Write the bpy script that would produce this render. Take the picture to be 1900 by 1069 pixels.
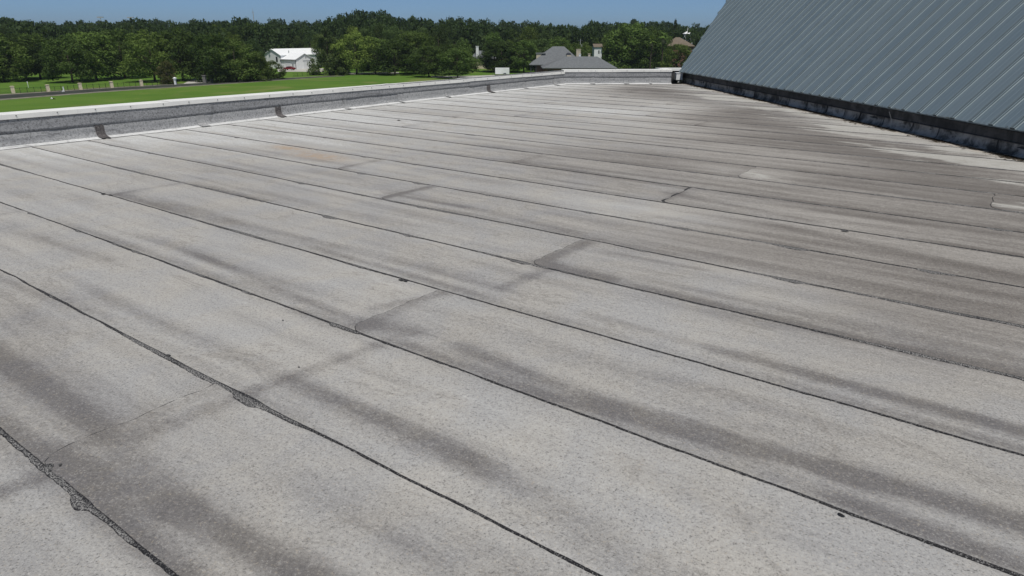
import bpy, math, random
import numpy as np
from mathutils import Matrix, Vector

scene = bpy.context.scene
COL = scene.collection
for o in list(bpy.data.objects):
    bpy.data.objects.remove(o)
R_ = math.radians

# ------------------------------------------------------------------ camera
CAM_H = 1.85                       # eye height above the flat roof (z = 0)
PITCH, ROLL = R_(20.763), R_(-0.2004)
F_PX, PW, PH = 1250.0, 1900.0, 1069.0
_cp, _sp, _cr, _sr = math.cos(PITCH), math.sin(PITCH), math.cos(ROLL), math.sin(ROLL)
_f = np.array([0, _cp, -_sp]); _r = np.array([1., 0, 0]); _d = np.array([0, -_sp, -_cp])
_r, _d = _cr*_r + _sr*_d, -_sr*_r + _cr*_d
cam = bpy.data.cameras.new('camera'); camo = bpy.data.objects.new('camera', cam); COL.objects.link(camo)
cam.sensor_width = 36.0; cam.lens = F_PX/PW*36.0; cam.clip_start = 0.05; cam.clip_end = 6000
m = Matrix.Identity(4)
for i in range(3):
    m[i][0], m[i][1], m[i][2] = _r[i], -_d[i], -_f[i]
m[2][3] = CAM_H
camo.matrix_world = m
scene.camera = camo

# ------------------------------------------------------------------ sky, sun, exposure
SUN_AZ, SUN_EL = R_(163), R_(66)
world = bpy.data.worlds.new('World'); scene.world = world; world.use_nodes = True
wn = world.node_tree.nodes; wl = world.node_tree.links
for n in list(wn): wn.remove(n)
sky = wn.new('ShaderNodeTexSky'); sky.sky_type = 'NISHITA'; sky.sun_disc = False
sky.sun_elevation = SUN_EL; sky.sun_rotation = SUN_AZ
sky.altitude = 0; sky.air_density = 0.25; sky.dust_density = 1.0; sky.ozone_density = 2.0
bg = wn.new('ShaderNodeBackground'); bg.inputs[1].default_value = 0.12
wo = wn.new('ShaderNodeOutputWorld')
tint = wn.new('ShaderNodeMix'); tint.data_type = 'RGBA'; tint.blend_type = 'MULTIPLY'; tint.inputs['Factor'].default_value = 1.0
tint.inputs['B'].default_value = (0.81, 0.97, 0.96, 1)          # camera white balance of the whole sky
wl.new(sky.outputs[0], tint.inputs['A']); wl.new(tint.outputs['Result'], bg.inputs[0]); wl.new(bg.outputs[0], wo.inputs[0])
sl = bpy.data.lights.new('sun', 'SUN'); sl.energy = 3.55; sl.angle = R_(0.53); sl.color = (1.0, 0.945, 0.865)
so = bpy.data.objects.new('sun', sl); COL.objects.link(so)
sd = Vector((math.sin(SUN_AZ)*math.cos(SUN_EL), math.cos(SUN_AZ)*math.cos(SUN_EL), math.sin(SUN_EL)))
so.rotation_euler = sd.to_track_quat('Z', 'Y').to_euler()
so.location = (30, -10, 60)
scene.view_settings.view_transform = 'Standard'; scene.view_settings.look = 'None'
scene.view_settings.exposure = 0.0; scene.view_settings.gamma = 1.0
scene.view_settings.use_curve_mapping = False
scene.render.engine = 'CYCLES'
scene.cycles.max_bounces = 6
scene.cycles.transparent_max_bounces = 8

# ------------------------------------------------------------------ frames and small helpers
A_, B_, S_ = R_(36.157), R_(-4.906), R_(45.5)
def az(a): return np.array([math.sin(a), math.cos(a), 0.0])
U, V = az(A_ + math.pi/2), az(A_)         # along / across the roofing sheets
N, E_ = az(B_ + math.pi/2), az(B_)        # across / along the metal roof's eave
UP = np.array([0, 0, 1.0])
GROUND = -12.2
rng = np.random.default_rng(11)
random.seed(5)

def on_ground(px, py, z=GROUND):
    """where the sight line through a point of the photograph meets the level z"""
    d = _r*((px-PW/2)/F_PX) + _d*((py-PH/2)/F_PX) + _f
    t = (z-CAM_H)/d[2]
    return np.array([d[0]*t, d[1]*t, z])
def roof_uv(px, py):
    g = on_ground(px, py, 0.0); v = g @ V
    for _ in range(6):
        g = on_ground(px, py, float(roof_z(g @ V)))
    return float(g @ U), float(g @ V)
def roof_z(v):
    v = np.asarray(v, float)
    return np.where(v > 7, 0.1*(1-np.exp(-(np.maximum(v, 7)-7)/7)), 0.0)

def smooth_noise(seed, freq, octaves=3):
    r = np.random.default_rng(seed)
    k = [(freq*2**o*r.uniform(.8, 1.25), r.uniform(0, 6.28), .5**o) for o in range(octaves) for _ in range(3)]
    def fn(x):
        x = np.asarray(x, float); s = 0
        for f, p, a in k: s = s + a*np.sin(x*f*6.283+p)
        return s/(3*1.2)
    return fn

class MB:
    def __init__(s): s.v = []; s.f = []; s.m = []
    def add(s, vs, fs, mi=0):
        o = len(s.v); s.v += [tuple(map(float, p)) for p in vs]
        for f in fs: s.f.append(tuple(i+o for i in f)); s.m.append(mi)
    def hexa(s, b, t, mi=0):
        """b, t: four bottom and four top points, same order"""
        s.add(list(b)+list(t), [(3, 2, 1, 0), (4, 5, 6, 7), (0, 1, 5, 4), (1, 2, 6, 5), (2, 3, 7, 6), (3, 0, 4, 7)], mi)
    def box(s, c, sx, sy, sz, ax=(1, 0, 0), mi=0):
        """c: centre of the base; ax: horizontal x axis"""
        ax = np.array(ax, float); ay = np.cross(UP, ax); c = np.array(c, float)
        b = [c+ax*(i*sx/2)+ay*(j*sy/2) for i, j in ((-1, -1), (1, -1), (1, 1), (-1, 1))]
        s.hexa(b, [p+UP*sz for p in b], mi)
    def tube(s, pts, rad, n=8, mi=0):
        pts = [np.array(p, float) for p in pts]; k = len(pts)
        rad = rad if hasattr(rad, '__len__') else [rad]*k
        vs = []
        for i, p in enumerate(pts):
            d = pts[min(i+1, k-1)]-pts[max(i-1, 0)]; d = d/np.linalg.norm(d)
            a = np.cross(d, [1, 0, 0]) if abs(d[0]) < .8 else np.cross(d, [0, 1, 0]); a /= np.linalg.norm(a); b = np.cross(d, a)
            for j in range(n):
                t = 6.28318*j/n; vs.append(p+rad[i]*(a*math.cos(t)+b*math.sin(t)))
        fs = [(i*n+j, i*n+(j+1) % n, (i+1)*n+(j+1) % n, (i+1)*n+j) for i in range(k-1) for j in range(n)]
        fs += [tuple(range(n-1, -1, -1)), tuple((k-1)*n+j for j in range(n))]
        s.add(vs, fs, mi)
    def sweep(s, profile, path, mi=0, caps=True):
        """profile: list of (out, up); path: list of (point, outward axis)"""
        k = len(profile)
        vs = [np.array(p)+np.array(ax)*a+UP*b for p, ax in path for a, b in profile]
        fs = [(i*k+j, i*k+j+1, (i+1)*k+j+1, (i+1)*k+j) for i in range(len(path)-1) for j in range(k-1)]
        s.add(vs, fs, mi)
    def mesh(s, name, mats, smooth=False):
        me = bpy.data.meshes.new(name); me.from_pydata(s.v, [], s.f)
        for x in (mats if isinstance(mats, (list, tuple)) else [mats]): me.materials.append(x)
        if any(s.m): me.polygons.foreach_set('material_index', s.m)
        if smooth: me.polygons.foreach_set('use_smooth', [True]*len(me.polygons))
        me.update(); return me
    def build(s, name, mats, parent=None, smooth=False):
        return link(name, s.mesh(name, mats, smooth), parent)

def link(name, me, parent=None):
    o = bpy.data.objects.new(name, me); COL.objects.link(o)
    if parent is not None:
        o.parent = parent
        if parent.parent is None: o.matrix_parent_inverse = parent.matrix_basis.inverted()
    return o
def tag(o, label, cat, group=None):
    o['label'] = label; o['category'] = cat
    if group: o['group'] = group
    return o
def empty(name, loc, label, cat, group=None):
    o = bpy.data.objects.new(name, None); COL.objects.link(o); o.location = tuple(map(float, loc))
    o.empty_display_size = .2
    return tag(o, label, cat, group)
def quad_mesh(name, verts, quads, mats, smooth=False, attrs=None, midx=None):
    me = bpy.data.meshes.new(name); verts = np.asarray(verts, np.float32); quads = np.asarray(quads, np.int32)
    me.vertices.add(len(verts)); me.vertices.foreach_set('co', verts.ravel())
    me.loops.add(quads.size); me.loops.foreach_set('vertex_index', quads.ravel())
    me.polygons.add(len(quads)); me.polygons.foreach_set('loop_start', np.arange(0, quads.size, 4, dtype=np.int32))
    for x in (mats if isinstance(mats, (list, tuple)) else [mats]): me.materials.append(x)
    if midx is not None: me.polygons.foreach_set('material_index', np.asarray(midx, np.int32))
    if smooth: me.polygons.foreach_set('use_smooth', np.ones(len(quads), bool))
    for k, a in (attrs or {}).items():
        at = me.attributes.new(k, 'FLOAT', 'POINT'); at.data.foreach_set('value', np.asarray(a, np.float32))
    me.update(calc_edges=True); return me

# ------------------------------------------------------------------ materials
class NT:
    def __init__(s, name, rough=.9, spec=.2):
        s.mat = bpy.data.materials.new(name); s.mat.use_nodes = True
        s.t = s.mat.node_tree; s.b = s.t.nodes['Principled BSDF']
        s.b.inputs['Roughness'].default_value = rough
        s.b.inputs['Specular IOR Level'].default_value = spec
    def n(s, ty, **kw):
        x = s.t.nodes.new(ty)
        for k, v in kw.items(): setattr(x, k, v)
        return x
    def sock(s, i, v):
        if isinstance(v, bpy.types.NodeSocket): s.t.links.new(v, i)
        elif isinstance(v, (int, float)) and i.type == 'RGBA': i.default_value = (v, v, v, 1)
        elif hasattr(v, '__len__') and i.type == 'RGBA': i.default_value = (*v[:3], 1)
        else: i.default_value = v
    def pos(s): return s.n('ShaderNodeNewGeometry').outputs['Position']
    def mapping(s, vec, rot=(0, 0, 0), scale=(1, 1, 1), loc=(0, 0, 0)):
        x = s.n('ShaderNodeMapping'); x.inputs['Rotation'].default_value = rot; x.inputs['Scale'].default_value = scale
        x.inputs['Location'].default_value = loc
        s.sock(x.inputs['Vector'], vec); return x.outputs[0]
    def noise(s, vec, scale, detail=3, rough=.55, dist=0):
        x = s.n('ShaderNodeTexNoise'); s.sock(x.inputs['Vector'], vec)
        x.inputs['Scale'].default_value = scale; x.inputs['Detail'].default_value = detail
        x.inputs['Roughness'].default_value = rough; x.inputs['Distortion'].default_value = dist
        return x.outputs['Fac']
    def ramp(s, v, lo, hi, a=0., b=1.):
        x = s.n('ShaderNodeMapRange'); x.interpolation_type = 'SMOOTHSTEP'
        s.sock(x.inputs[0], v)
        for i, q in zip((1, 2, 3, 4), (lo, hi, a, b)): x.inputs[i].default_value = q
        return x.outputs[0]
    def math(s, op, a, b=0.): 
        x = s.n('ShaderNodeMath', operation=op); s.sock(x.inputs[0], a); s.sock(x.inputs[1], b); return x.outputs[0]
    def mix(s, fac, a, b, mode='MIX'):
        x = s.n('ShaderNodeMix', data_type='RGBA', blend_type=mode)
        s.sock(x.inputs['Factor'], fac); s.sock(x.inputs['A'], a); s.sock(x.inputs['B'], b); return x.outputs['Result']
    def attr(s, nm): return s.n('ShaderNodeAttribute', attribute_name=nm).outputs['Fac']
    def rand(s): return s.n('ShaderNodeObjectInfo').outputs['Random']
    def bump(s, h, strength, dist):
        x = s.n('ShaderNodeBump'); x.inputs['Strength'].default_value = strength; x.inputs['Distance'].default_value = dist
        s.sock(x.inputs['Height'], h); s.t.links.new(x.outputs[0], s.b.inputs['Normal'])
    def color(s, c): s.sock(s.b.inputs['Base Color'], c); return s

def simple(name, col, rough=.85, var=.18, scale=3., spec=.2, metal=0.):
    t = NT(name, rough, spec); t.b.inputs['Metallic'].default_value = metal
    p = t.pos(); n = t.noise(p, scale, 4)
    t.color(t.mix(t.ramp(n, .3, .7), [c*(1-var) for c in col], [c*(1+var) for c in col])); return t.mat

def mat_sheet():
    t = NT('weathered_granule_sheet', .95, .12); p = t.pos()
    q = t.mapping(p, rot=(0, 0, A_ ))            # x along the sheets, y across
    tone, brown, rust, pale = t.attr('tone'), t.attr('brown'), t.attr('rust'), t.attr('pale')
    rnd = t.rand()
    qs = t.mapping(q, scale=(.35, 1.6, 1))
    big = t.noise(qs, 1.1, 4, .6, .3)
    fine = t.noise(t.mapping(q, scale=(1, 5, 1)), 5.5, 4, .65)
    mot = t.noise(p, 1.7, 4, .6, .4)
    gran = t.noise(p, 210, 2, .7)
    gran2 = t.noise(p, 55, 3, .7)
    # stain value, broken up by noise
    run = t.noise(t.mapping(q, scale=(1, 9, 1)), 13, 3, .7)
    blot = t.noise(p, 7.5, 5, .72, .3)
    spk = t.noise(p, 26, 4, .75)
    amp = t.math('ADD', 1.0, t.math('MULTIPLY', t.math('SUBTRACT', blot, .5), 1.1))
    d = t.math('MULTIPLY', tone, amp)
    d = t.math('ADD', d, t.math('MULTIPLY', t.math('SUBTRACT', big, .5), .5))
    d = t.math('ADD', d, t.math('MULTIPLY', t.math('SUBTRACT', fine, .5), .50))
    d = t.math('ADD', d, t.math('MULTIPLY', t.math('SUBTRACT', run, .5), .55))
    d = t.math('ADD', d, t.math('MULTIPLY', t.math('SUBTRACT', spk, .5), .75))
    strk = t.noise(t.mapping(q, scale=(.22, 3.2, 1)), 1.7, 4, .62, .25)
    d = t.math('ADD', d, t.math('MULTIPLY', t.math('SUBTRACT', strk, .5), 1.05))
    d = t.math('ADD', d, t.math('MULTIPLY', t.math('SUBTRACT', rnd, .5), .24))
    lightc = t.mix(t.ramp(mot, .3, .7), (.365, .366, .370), (.405, .393, .374))
    darkc = t.mix(t.ramp(mot, .35, .65), (.150, .146, .152), (.165, .157, .152))
    c = t.mix(t.ramp(d, -1.0, .45), darkc, lightc)
    c = t.mix(t.ramp(d, .28, 1.0), c, (.53, .54, .545))
    br = t.math('ADD', brown, t.math('MULTIPLY', t.math('SUBTRACT', big, .5), .8))
    brc = t.mix(t.ramp(t.math('ADD', d, t.math('MULTIPLY', pale, .2)), -.75, .6), (.135, .124, .117), (.375, .360, .342))
    c = t.mix(t.ramp(br, .15, 1.05, 0, .92), c, brc)
    pl = t.math('ADD', pale, t.math('MULTIPLY', t.math('SUBTRACT', t.noise(t.mapping(q, scale=(.5, 2.2, 1)), 2.4, 5, .68, .8), .5), 2.0))
    pl = t.math('ADD', pl, t.math('MULTIPLY', t.math('SUBTRACT', run, .5), .35))
    c = t.mix(t.ramp(pl, .32, .75, 0, .85), c, t.mix(t.ramp(fine, .3, .7), (.36, .35, .325), (.48, .48, .465)))
    c = t.mix(t.math('MULTIPLY', rust, t.ramp(blot, .34, .56)), c, (.38, .275, .185))
    tide = t.noise(t.mapping(q, scale=(.45, 1.2, 1)), 1.1, 5, .6, .5); td = t.math('ABSOLUTE', t.math('SUBTRACT', tide, .5))
    c = t.mix(t.math('MULTIPLY', t.ramp(td, 0, .014, .30, 0), t.ramp(mot, .45, .6)), c, (.14, .132, .125))
    # granules
    gran3 = t.noise(p, 100, 2, .6)
    g = t.math('ADD', t.math('ADD', t.math('MULTIPLY', gran, .35), t.math('MULTIPLY', gran3, .35)), t.math('MULTIPLY', gran2, .3))
    c = t.mix(t.ramp(g, .34, .50, .85, 0.), c, (.085, .083, .085))
    c = t.mix(t.ramp(g, .51, .66, 0., .45), c, t.mix(.55, c, (.78, .77, .75)))
    crm = t.noise(p, 90, 2); c = t.mix(t.ramp(crm, .58, .75, 0, .35), c, (.46, .40, .32))
    t.color(c)
    t.bump(t.math('ADD', gran, t.math('MULTIPLY', gran2, 1.5)), .5, .004)
    return t.mat
def mat_bitumen():
    t = NT('bitumen_bleed', .7, .3); p = t.pos()
    g = t.noise(p, 150, 3, .7); b = t.noise(p, 3.0, 3)
    c = t.mix(t.ramp(g, .46, .60), (.018, .018, .02), (.19, .19, .19))
    c = t.mix(t.ramp(b, .45, .62), (.016, .016, .018), c)
    t.color(c); t.bump(g, .9, .006); return t.mat
def mat_bead():
    t = NT('bitumen_seam_bead', .8, .25); p = t.pos()
    g = t.noise(p, 130, 3, .75); b = t.noise(p, 2.2, 3); rim = t.attr('rim')
    inner = t.mix(t.ramp(g, .44, .60), (.022, .022, .026), (.30, .297, .295))
    dk = t.mix(t.ramp(g, .52, .64, 0, .75), (.016, .016, .019), (.26, .26, .26))
    k = t.math('ADD', t.math('ADD', rim, .12), t.math('MULTIPLY', t.math('SUBTRACT', b, .5), 2.2))
    c = t.mix(t.ramp(k, .2, .8), inner, dk)
    t.color(c); t.bump(g, .9, .006); return t.mat
def mat_flashing(name, lo, hi, speck=.5):
    t = NT(name, .9, .25); p = t.pos()
    g = t.noise(p, 30, 5, .85); b = t.noise(t.mapping(p, scale=(1, 1, 6)), 1.6, 5, .7, .5); s = t.noise(t.mapping(p, scale=(1, 1, .35)), 6, 3)
    c = t.mix(t.ramp(b, .3, .7), lo, hi)
    c = t.mix(t.ramp(t.rand(), 0, 1, 0, .35), c, hi)
    c = t.mix(t.ramp(g, .38, .52, speck, 0.), c, (.035, .035, .04))
    c = t.mix(t.ramp(g, .56, .70, 0, .55), c, (.50, .51, .53))
    c = t.mix(t.ramp(s, .60, .75, 0, .4), c, (.05, .05, .055))
    hl = t.noise(t.mapping(p, scale=(.8, .8, 22)), 1.5, 4, .7, .6); c = t.mix(t.ramp(hl, .58, .70, 0, .6), c, (.05, .05, .055))
    t.color(c); t.bump(g, .6, .01); return t.mat
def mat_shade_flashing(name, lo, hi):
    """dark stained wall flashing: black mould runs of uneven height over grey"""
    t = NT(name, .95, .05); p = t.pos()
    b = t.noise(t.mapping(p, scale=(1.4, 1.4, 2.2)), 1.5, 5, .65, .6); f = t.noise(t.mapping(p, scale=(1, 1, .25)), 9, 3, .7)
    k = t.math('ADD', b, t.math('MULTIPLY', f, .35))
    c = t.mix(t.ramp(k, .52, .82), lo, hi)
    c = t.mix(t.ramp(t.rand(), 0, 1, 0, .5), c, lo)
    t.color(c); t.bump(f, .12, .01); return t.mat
def mat_panel():
    t = NT('blue_grey_painted_steel', .5, .35); t.b.inputs['Metallic'].default_value = .1
    p = t.pos(); n = t.noise(p, .5, 4, .6); s = t.noise(t.mapping(p, rot=(0, 0, -B_), scale=(.3, 3, .3)), 1.6, 3)
    c = t.mix(t.ramp(n, .3, .7), (.128, .175, .215), (.142, .190, .228))
    c = t.mix(t.ramp(s, .35, .7, 0, .5), c, (.126, .170, .206))
    c = t.mix(t.ramp(t.rand(), 0, 1, 0, .9), c, (.158, .204, .238))
    oil = t.noise(t.mapping(p, rot=(0, 0, -B_), scale=(.35, 1.6, .35)), 1.3, 3, .5); t.bump(oil, .35, .03)
    dirt = t.noise(t.mapping(p, rot=(0, 0, -B_), scale=(.12, 4, .12)), 2.2, 4, .7); c = t.mix(t.ramp(dirt, .55, .75, 0, .35), c, (.10, .128, .15))
    t.color(c); return t.mat
def mat_coping():
    t = NT('white_coping_metal', .45, .4); p = t.pos()
    n = t.noise(p, 2.2, 5, .65); s = t.noise(t.mapping(p, scale=(1, 1, .15)), 9, 3)
    c = t.mix(t.ramp(n, .35, .75), (.84, .84, .82), (.74, .74, .73)); c = t.mix(t.ramp(s, .6, .8, 0, .35), c, (.42, .42, .41))
    t.color(c); return t.mat
def mat_leaf(name, dark, light, trans=.35):
    t = NT(name, .7, .15); p = t.pos()
    o = t.n('ShaderNodeObjectInfo').outputs['Random']; n = t.noise(p, .55, 3); n2 = t.noise(p, 2.6, 2)
    c = t.mix(t.ramp(t.math('ADD', t.math('MULTIPLY', n, .6), t.math('MULTIPLY', n2, .4)), .34, .66), dark, light)
    c = t.mix(t.math('MULTIPLY', o, .45), c, [light[0]*1.15, light[1]*.92, light[2]*.8])
    hs = t.n('ShaderNodeHueSaturation'); t.sock(hs.inputs['Color'], c); t.sock(hs.inputs['Value'], t.ramp(t.math('FRACT', t.math('MULTIPLY', o, 7.31)), 0, 1, .8, 2.0)); c = hs.outputs[0]
    t.color(c)
    tr = t.n('ShaderNodeBsdfTranslucent'); t.sock(tr.inputs[0], t.mix(.5, c, (.12, .2, .02)))
    mx = t.n('ShaderNodeMixShader'); mx.inputs[0].default_value = trans
    out = t.t.nodes['Material Output']
    t.t.links.new(t.b.outputs[0], mx.inputs[1]); t.t.links.new(tr.outputs[0], mx.inputs[2]); t.t.links.new(mx.outputs[0], out.inputs[0])
    return t.mat
def mat_lawn():
    t = NT('mown_lawn', .95, .1); p = t.pos()
    n = t.noise(p, .045, 5, .6, .5); f = t.noise(p, 1.4, 4, .7); st = t.noise(t.mapping(p, rot=(0, 0, .75), scale=(.12, 2.2, 1)), .5, 3)
    c = t.mix(t.ramp(n, .32, .68), (.064, .140, .018), (.094, .172, .026))
    c = t.mix(t.ramp(st, .4, .65, 0, .45), c, (.118, .178, .034)); c = t.mix(t.ramp(f, .5, .8, 0, .5), c, (.05, .095, .018))
    dry = t.noise(t.mapping(p, loc=(7, 3, 0)), .06, 4, .6, .8)
    c = t.mix(t.ramp(dry, .52, .72, 0, .6), c, (.20, .195, .075))
    t.color(c); return t.mat
def mat_shingle():
    t = NT('grey_asphalt_shingle', .95, .1); p = t.pos()
    n = t.noise(p, 1.8, 4, .7); w = t.n('ShaderNodeTexWave', bands_direction='Z'); w.inputs['Scale'].default_value = 2.2
    t.sock(w.inputs['Vector'], p); w.inputs['Distortion'].default_value = 1.2
    c = t.mix(t.ramp(n, .3, .7), (.125, .135, .145), (.175, .185, .195)); c = t.mix(t.ramp(w.outputs[1], 0, .4, .35, 0), c, (.09, .095, .105))
    t.color(c); return t.mat
def mat_brick():
    t = NT('red_brick', .9, .1); b = t.n('ShaderNodeTexBrick'); p = t.pos()
    t.sock(b.inputs['Vector'], t.mapping(p, rot=(R_(90), 0, 0)))
    t.sock(b.inputs['Color1'], (.20, .075, .055)); t.sock(b.inputs['Color2'], (.14, .055, .045)); t.sock(b.inputs['Mortar'], (.28, .25, .22))
    b.inputs['Scale'].default_value = 4; t.color(b.outputs[0]); return t.mat

M = dict(sheet=mat_sheet(), bitumen=mat_bitumen(), bead=mat_bead(),
    flash_up=mat_flashing('grey_granule_flashing', (.225, .232, .248), (.315, .322, .338), .65),
    flash_lo=mat_flashing('pale_granule_flashing', (.24, .247, .262), (.34, .347, .36), .6),
    splice=mat_flashing('bitumen_splice', (.05, .045, .048), (.14, .13, .13), .8),
    splice_pale=mat_flashing('pale_splice', (.26, .268, .28), (.38, .385, .395), .35),
    foot=mat_flashing('pale_flashing_foot', (.50, .51, .52), (.64, .65, .66), .25),
    coping=mat_coping(), screw=simple('screw_head', (.2, .2, .2), .5),
    panel=mat_panel(), rib=simple('steel_rib', (.098, .130, .152), .5, .06, 2, .3), rib_highlight=simple('rib_edge_highlight', (.215, .268, .295), .6, .1, 2, .3),  # bright edge highlights of the ribs painted in as a lighter colour
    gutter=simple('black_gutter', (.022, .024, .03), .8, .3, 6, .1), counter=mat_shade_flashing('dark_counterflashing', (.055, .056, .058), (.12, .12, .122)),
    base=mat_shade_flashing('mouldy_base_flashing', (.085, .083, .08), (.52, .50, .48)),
    lead=simple('pale_sealant', (.45, .45, .44), .8), litter=simple('dead_leaf_litter', (.05, .04, .028), .95, .5, 30),
    outer=simple('buff_stucco', (.45, .40, .33), .9, .1, 2), white=simple('white_metal', (.78, .80, .82), .5, .04, 1),
    lawn=mat_lawn(), road=simple('asphalt', (.040, .045, .038), .95, .25, .3), shoulder=simple('gravel_shoulder', (.17, .16, .13), .95, .3, .6),
    concrete=simple('driveway_concrete', (.42, .41, .38), .9, .15, .4),
    pillar=simple('buff_brick_pillar', (.60, .53, .40), .9, .2, 5), iron=simple('black_iron', (.02, .02, .02), .6, .1),
    bark=simple('bark', (.055, .045, .036), .95, .3, 4), shingle=mat_shingle(), brick=mat_brick(),
    glass=simple('dark_window', (.02, .025, .03), .15, .2, 1, .6), beige=simple('beige_render', (.52, .46, .36), .9, .1, 2),
    tan=simple('tan_shingle', (.155, .128, .10), .95, .2, 3), red=simple('red_car_paint', (.16, .012, .015), .25, .05, 1, .6),
    rubber=simple('tyre_rubber', (.02, .02, .02), .9, .1), chrome=simple('hub', (.4, .4, .42), .4), metalgrey=simple('galvanised', (.35, .36, .37), .5),
    trim=simple('dark_trim', (.07, .075, .09), .7), deadfrond=simple('dead_palm_frond', (.30, .24, .17), .95, .3, 3),
    leaf_oak=mat_leaf('oak_leaves', (0.0166, 0.0333, 0.0092), (0.0670, 0.1058, 0.0259)),
    leaf_mid=mat_leaf('broadleaf_leaves', (0.0185, 0.0388, 0.0111), (0.0810, 0.1296, 0.0302)),
    leaf_bright=mat_leaf('bright_leaves', (0.0333, 0.0629, 0.0130), (0.1242, 0.1782, 0.0389)),
    leaf_con=mat_leaf('conifer_needles', (0.0148, 0.0296, 0.0111), (0.0648, 0.0918, 0.0281), .2),
    leaf_far=mat_leaf('far_wood_leaves', (0.0148, 0.0314, 0.0130), (0.0626, 0.1015, 0.0324)),
    leaf_red=mat_leaf('shrub_leaves', (0.026, 0.036, 0.013), (0.085, 0.085, 0.036)),
    stone=simple('grey_gate_stone', (.17, .165, .155), .95, .2, 4), blossom=simple('white_blossom', (.6, .55, .5), .9, .1))

# ------------------------------------------------------------------ ground
def flat_patch(name, pts, z, mat):
    b = MB(); b.add([(p[0], p[1], z) for p in pts], [tuple(range(len(pts)))])
    o = b.build(name, mat); o['kind'] = 'structure'; return o
flat_patch('lawn', [(-1500, -400), (1500, -400), (1500, 1900), (-1500, 1900)], GROUND, M['lawn'])
def strip(name, up, lo, z, mat):
    a = [on_ground(*p) for p in up]; c = [on_ground(*p) for p in lo]; b = MB()
    n = len(a); b.add([(p[0], p[1], z) for p in a+c], [(n+i, n+i+1, i+1, i) for i in range(n-1)])
    o = b.build(name, mat); o['kind'] = 'structure'; return o
strip('road_shoulder', [(-160, 186), (0, 175), (200, 162.6), (350, 154.6), (480, 147.2), (590, 141.6), (640, 140.2)], [(-160, 199), (0, 186.2), (200, 170.6), (350, 160.6), (480, 152.2), (590, 144.2), (640, 141.2)], GROUND+.004, M['shoulder'])
strip('road', [(-160, 188), (0, 177), (200, 164), (350, 155.4), (480, 147.9), (590, 142.2), (640, 140.5)], [(-160, 195.5), (0, 183.6), (200, 168.8), (350, 159.4), (480, 151.2), (590, 143.7), (640, 141)], GROUND+.012, M['road'])
strip('gate_driveway', [(346, 152.5), (362, 146), (372, 147), (392, 151)], [(340, 155.9), (356, 155), (376, 153.8), (398, 152.6)], GROUND+.02, M['concrete'])
strip('barn_apron', [(515, 127), (600, 127)], [(515, 133), (600, 133.5)], GROUND+.01, M['concrete'])
strip('house_driveway', [(640, 135), (690, 134.6), (740, 134.2)], [(640, 138), (690, 137.6), (740, 136.2)], GROUND+.01, M['concrete'])
strip('tree_driveway', [(800, 141), (850, 141.4), (930, 139)], [(800, 144.2), (850, 145.2), (930, 142)], GROUND+.01, M['concrete'])

# ------------------------------------------------------------------ flat roof of rolled sheets
ROW, V0 = 0.918, 0.825 - 2*0.918
WALL_N, FAR_E, PAR_U = 8.75, 25.2, -13.42
UN, VN, UE, VE = U@N, V@N, U@E_, V@E_
def u_max(v): return np.minimum((WALL_N+.04-VN*v)/UN, 9.0)
def u_min(v): return np.maximum(PAR_U-.1, (VE*v-FAR_E-.1)/(-UE))
flat_roof = bpy.data.objects.new('flat_roof', None); COL.objects.link(flat_roof); flat_roof['kind'] = 'structure'

SEAM_NOISE = {}
def seam_v(k, u):
    if k not in SEAM_NOISE: SEAM_NOISE[k] = (smooth_noise(100+k, .11, 2), smooth_noise(300+k, 1.1, 4))
    a, b = SEAM_NOISE[k]
    return V0 + k*ROW + .014*a(u) + .0045*b(u)

# stains: (x1, y1, x2, y2, half width in m, strength) read off the photograph, laid on the roof
STREAKS = [(-60, 620, 165, 775, .10, -.75), (-60, 760, 70, 850, .06, -.4), (160, 862, 330, 950, .09, -.7), (330, 950, 640, 1110, .085, -.75),
 (92, 855, 330, 1075, .07, -.5), (250, 812, 445, 738, .075, -.55), (470, 728, 705, 640, .07, -.6), (560, 718, 880, 862, .10, -.8), (880, 862, 1260, 1090, .10, -.35),
 (480, 742, 700, 860, .05, -.3), (190, 550, 500, 690, .09, -.5), (0, 520, 190, 590, .05, -.25), (380, 480, 640, 590, .07, -.55), (545, 575, 660, 612, .06, -.5),
 (668, 598, 770, 622, .10, -.6), (700, 572, 830, 545, .05, -.45), (860, 650, 1130, 752, .09, -.55), (1130, 752, 1560, 880, .085, -.9), (1560, 880, 1960, 990, .10, -.9), (750, 640, 1010, 735, .055, -.45),
 (1010, 735, 1400, 850, .05, -.45), (1560, 930, 1900, 1050, .07, -.5), (600, 465, 880, 545, .06, -.55), (400, 420, 600, 480, .08, -.3), (930, 537, 1022, 498, .06, -.5), (1100, 588, 1350, 655, .08, -.4),
 (1350, 655, 1940, 815, .08, -.75), (1000, 490, 1092, 452, .07, -.5), (1010, 493, 1130, 520, .10, -.55), (1230, 545, 1700, 655, .07, -.5), (1700, 655, 1960, 715, .09, -.6), (1130, 470, 1300, 500, .06, -.35),
 (230, 362, 430, 412, .12, -.45), (430, 412, 640, 462, .09, -.35), (350, 343, 480, 372, .06, -.3), (720, 362, 860, 385, .07, -.4), (705, 370, 800, 348, .05, -.55), (640, 310, 700, 297, .05, -.35),
 (860, 385, 1060, 430, .07, -.35), (1350, 585, 1900, 690, .06, -.3), (1250, 360, 1500, 410, .08, -.4), (1240, 370, 1290, 350, .04, -.4), (950, 300, 1240, 345, .10, -.3), (1450, 420, 1900, 520, .10, -.35),
 (-30, 925, 110, 875, .07, -.6), (640, 215, 760, 232, .08, -.2), (850, 255, 1100, 285, .12, -.25), (380, 270, 600, 300, .12, -.25), (0, 425, 190, 480, .08, -.25)]
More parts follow.
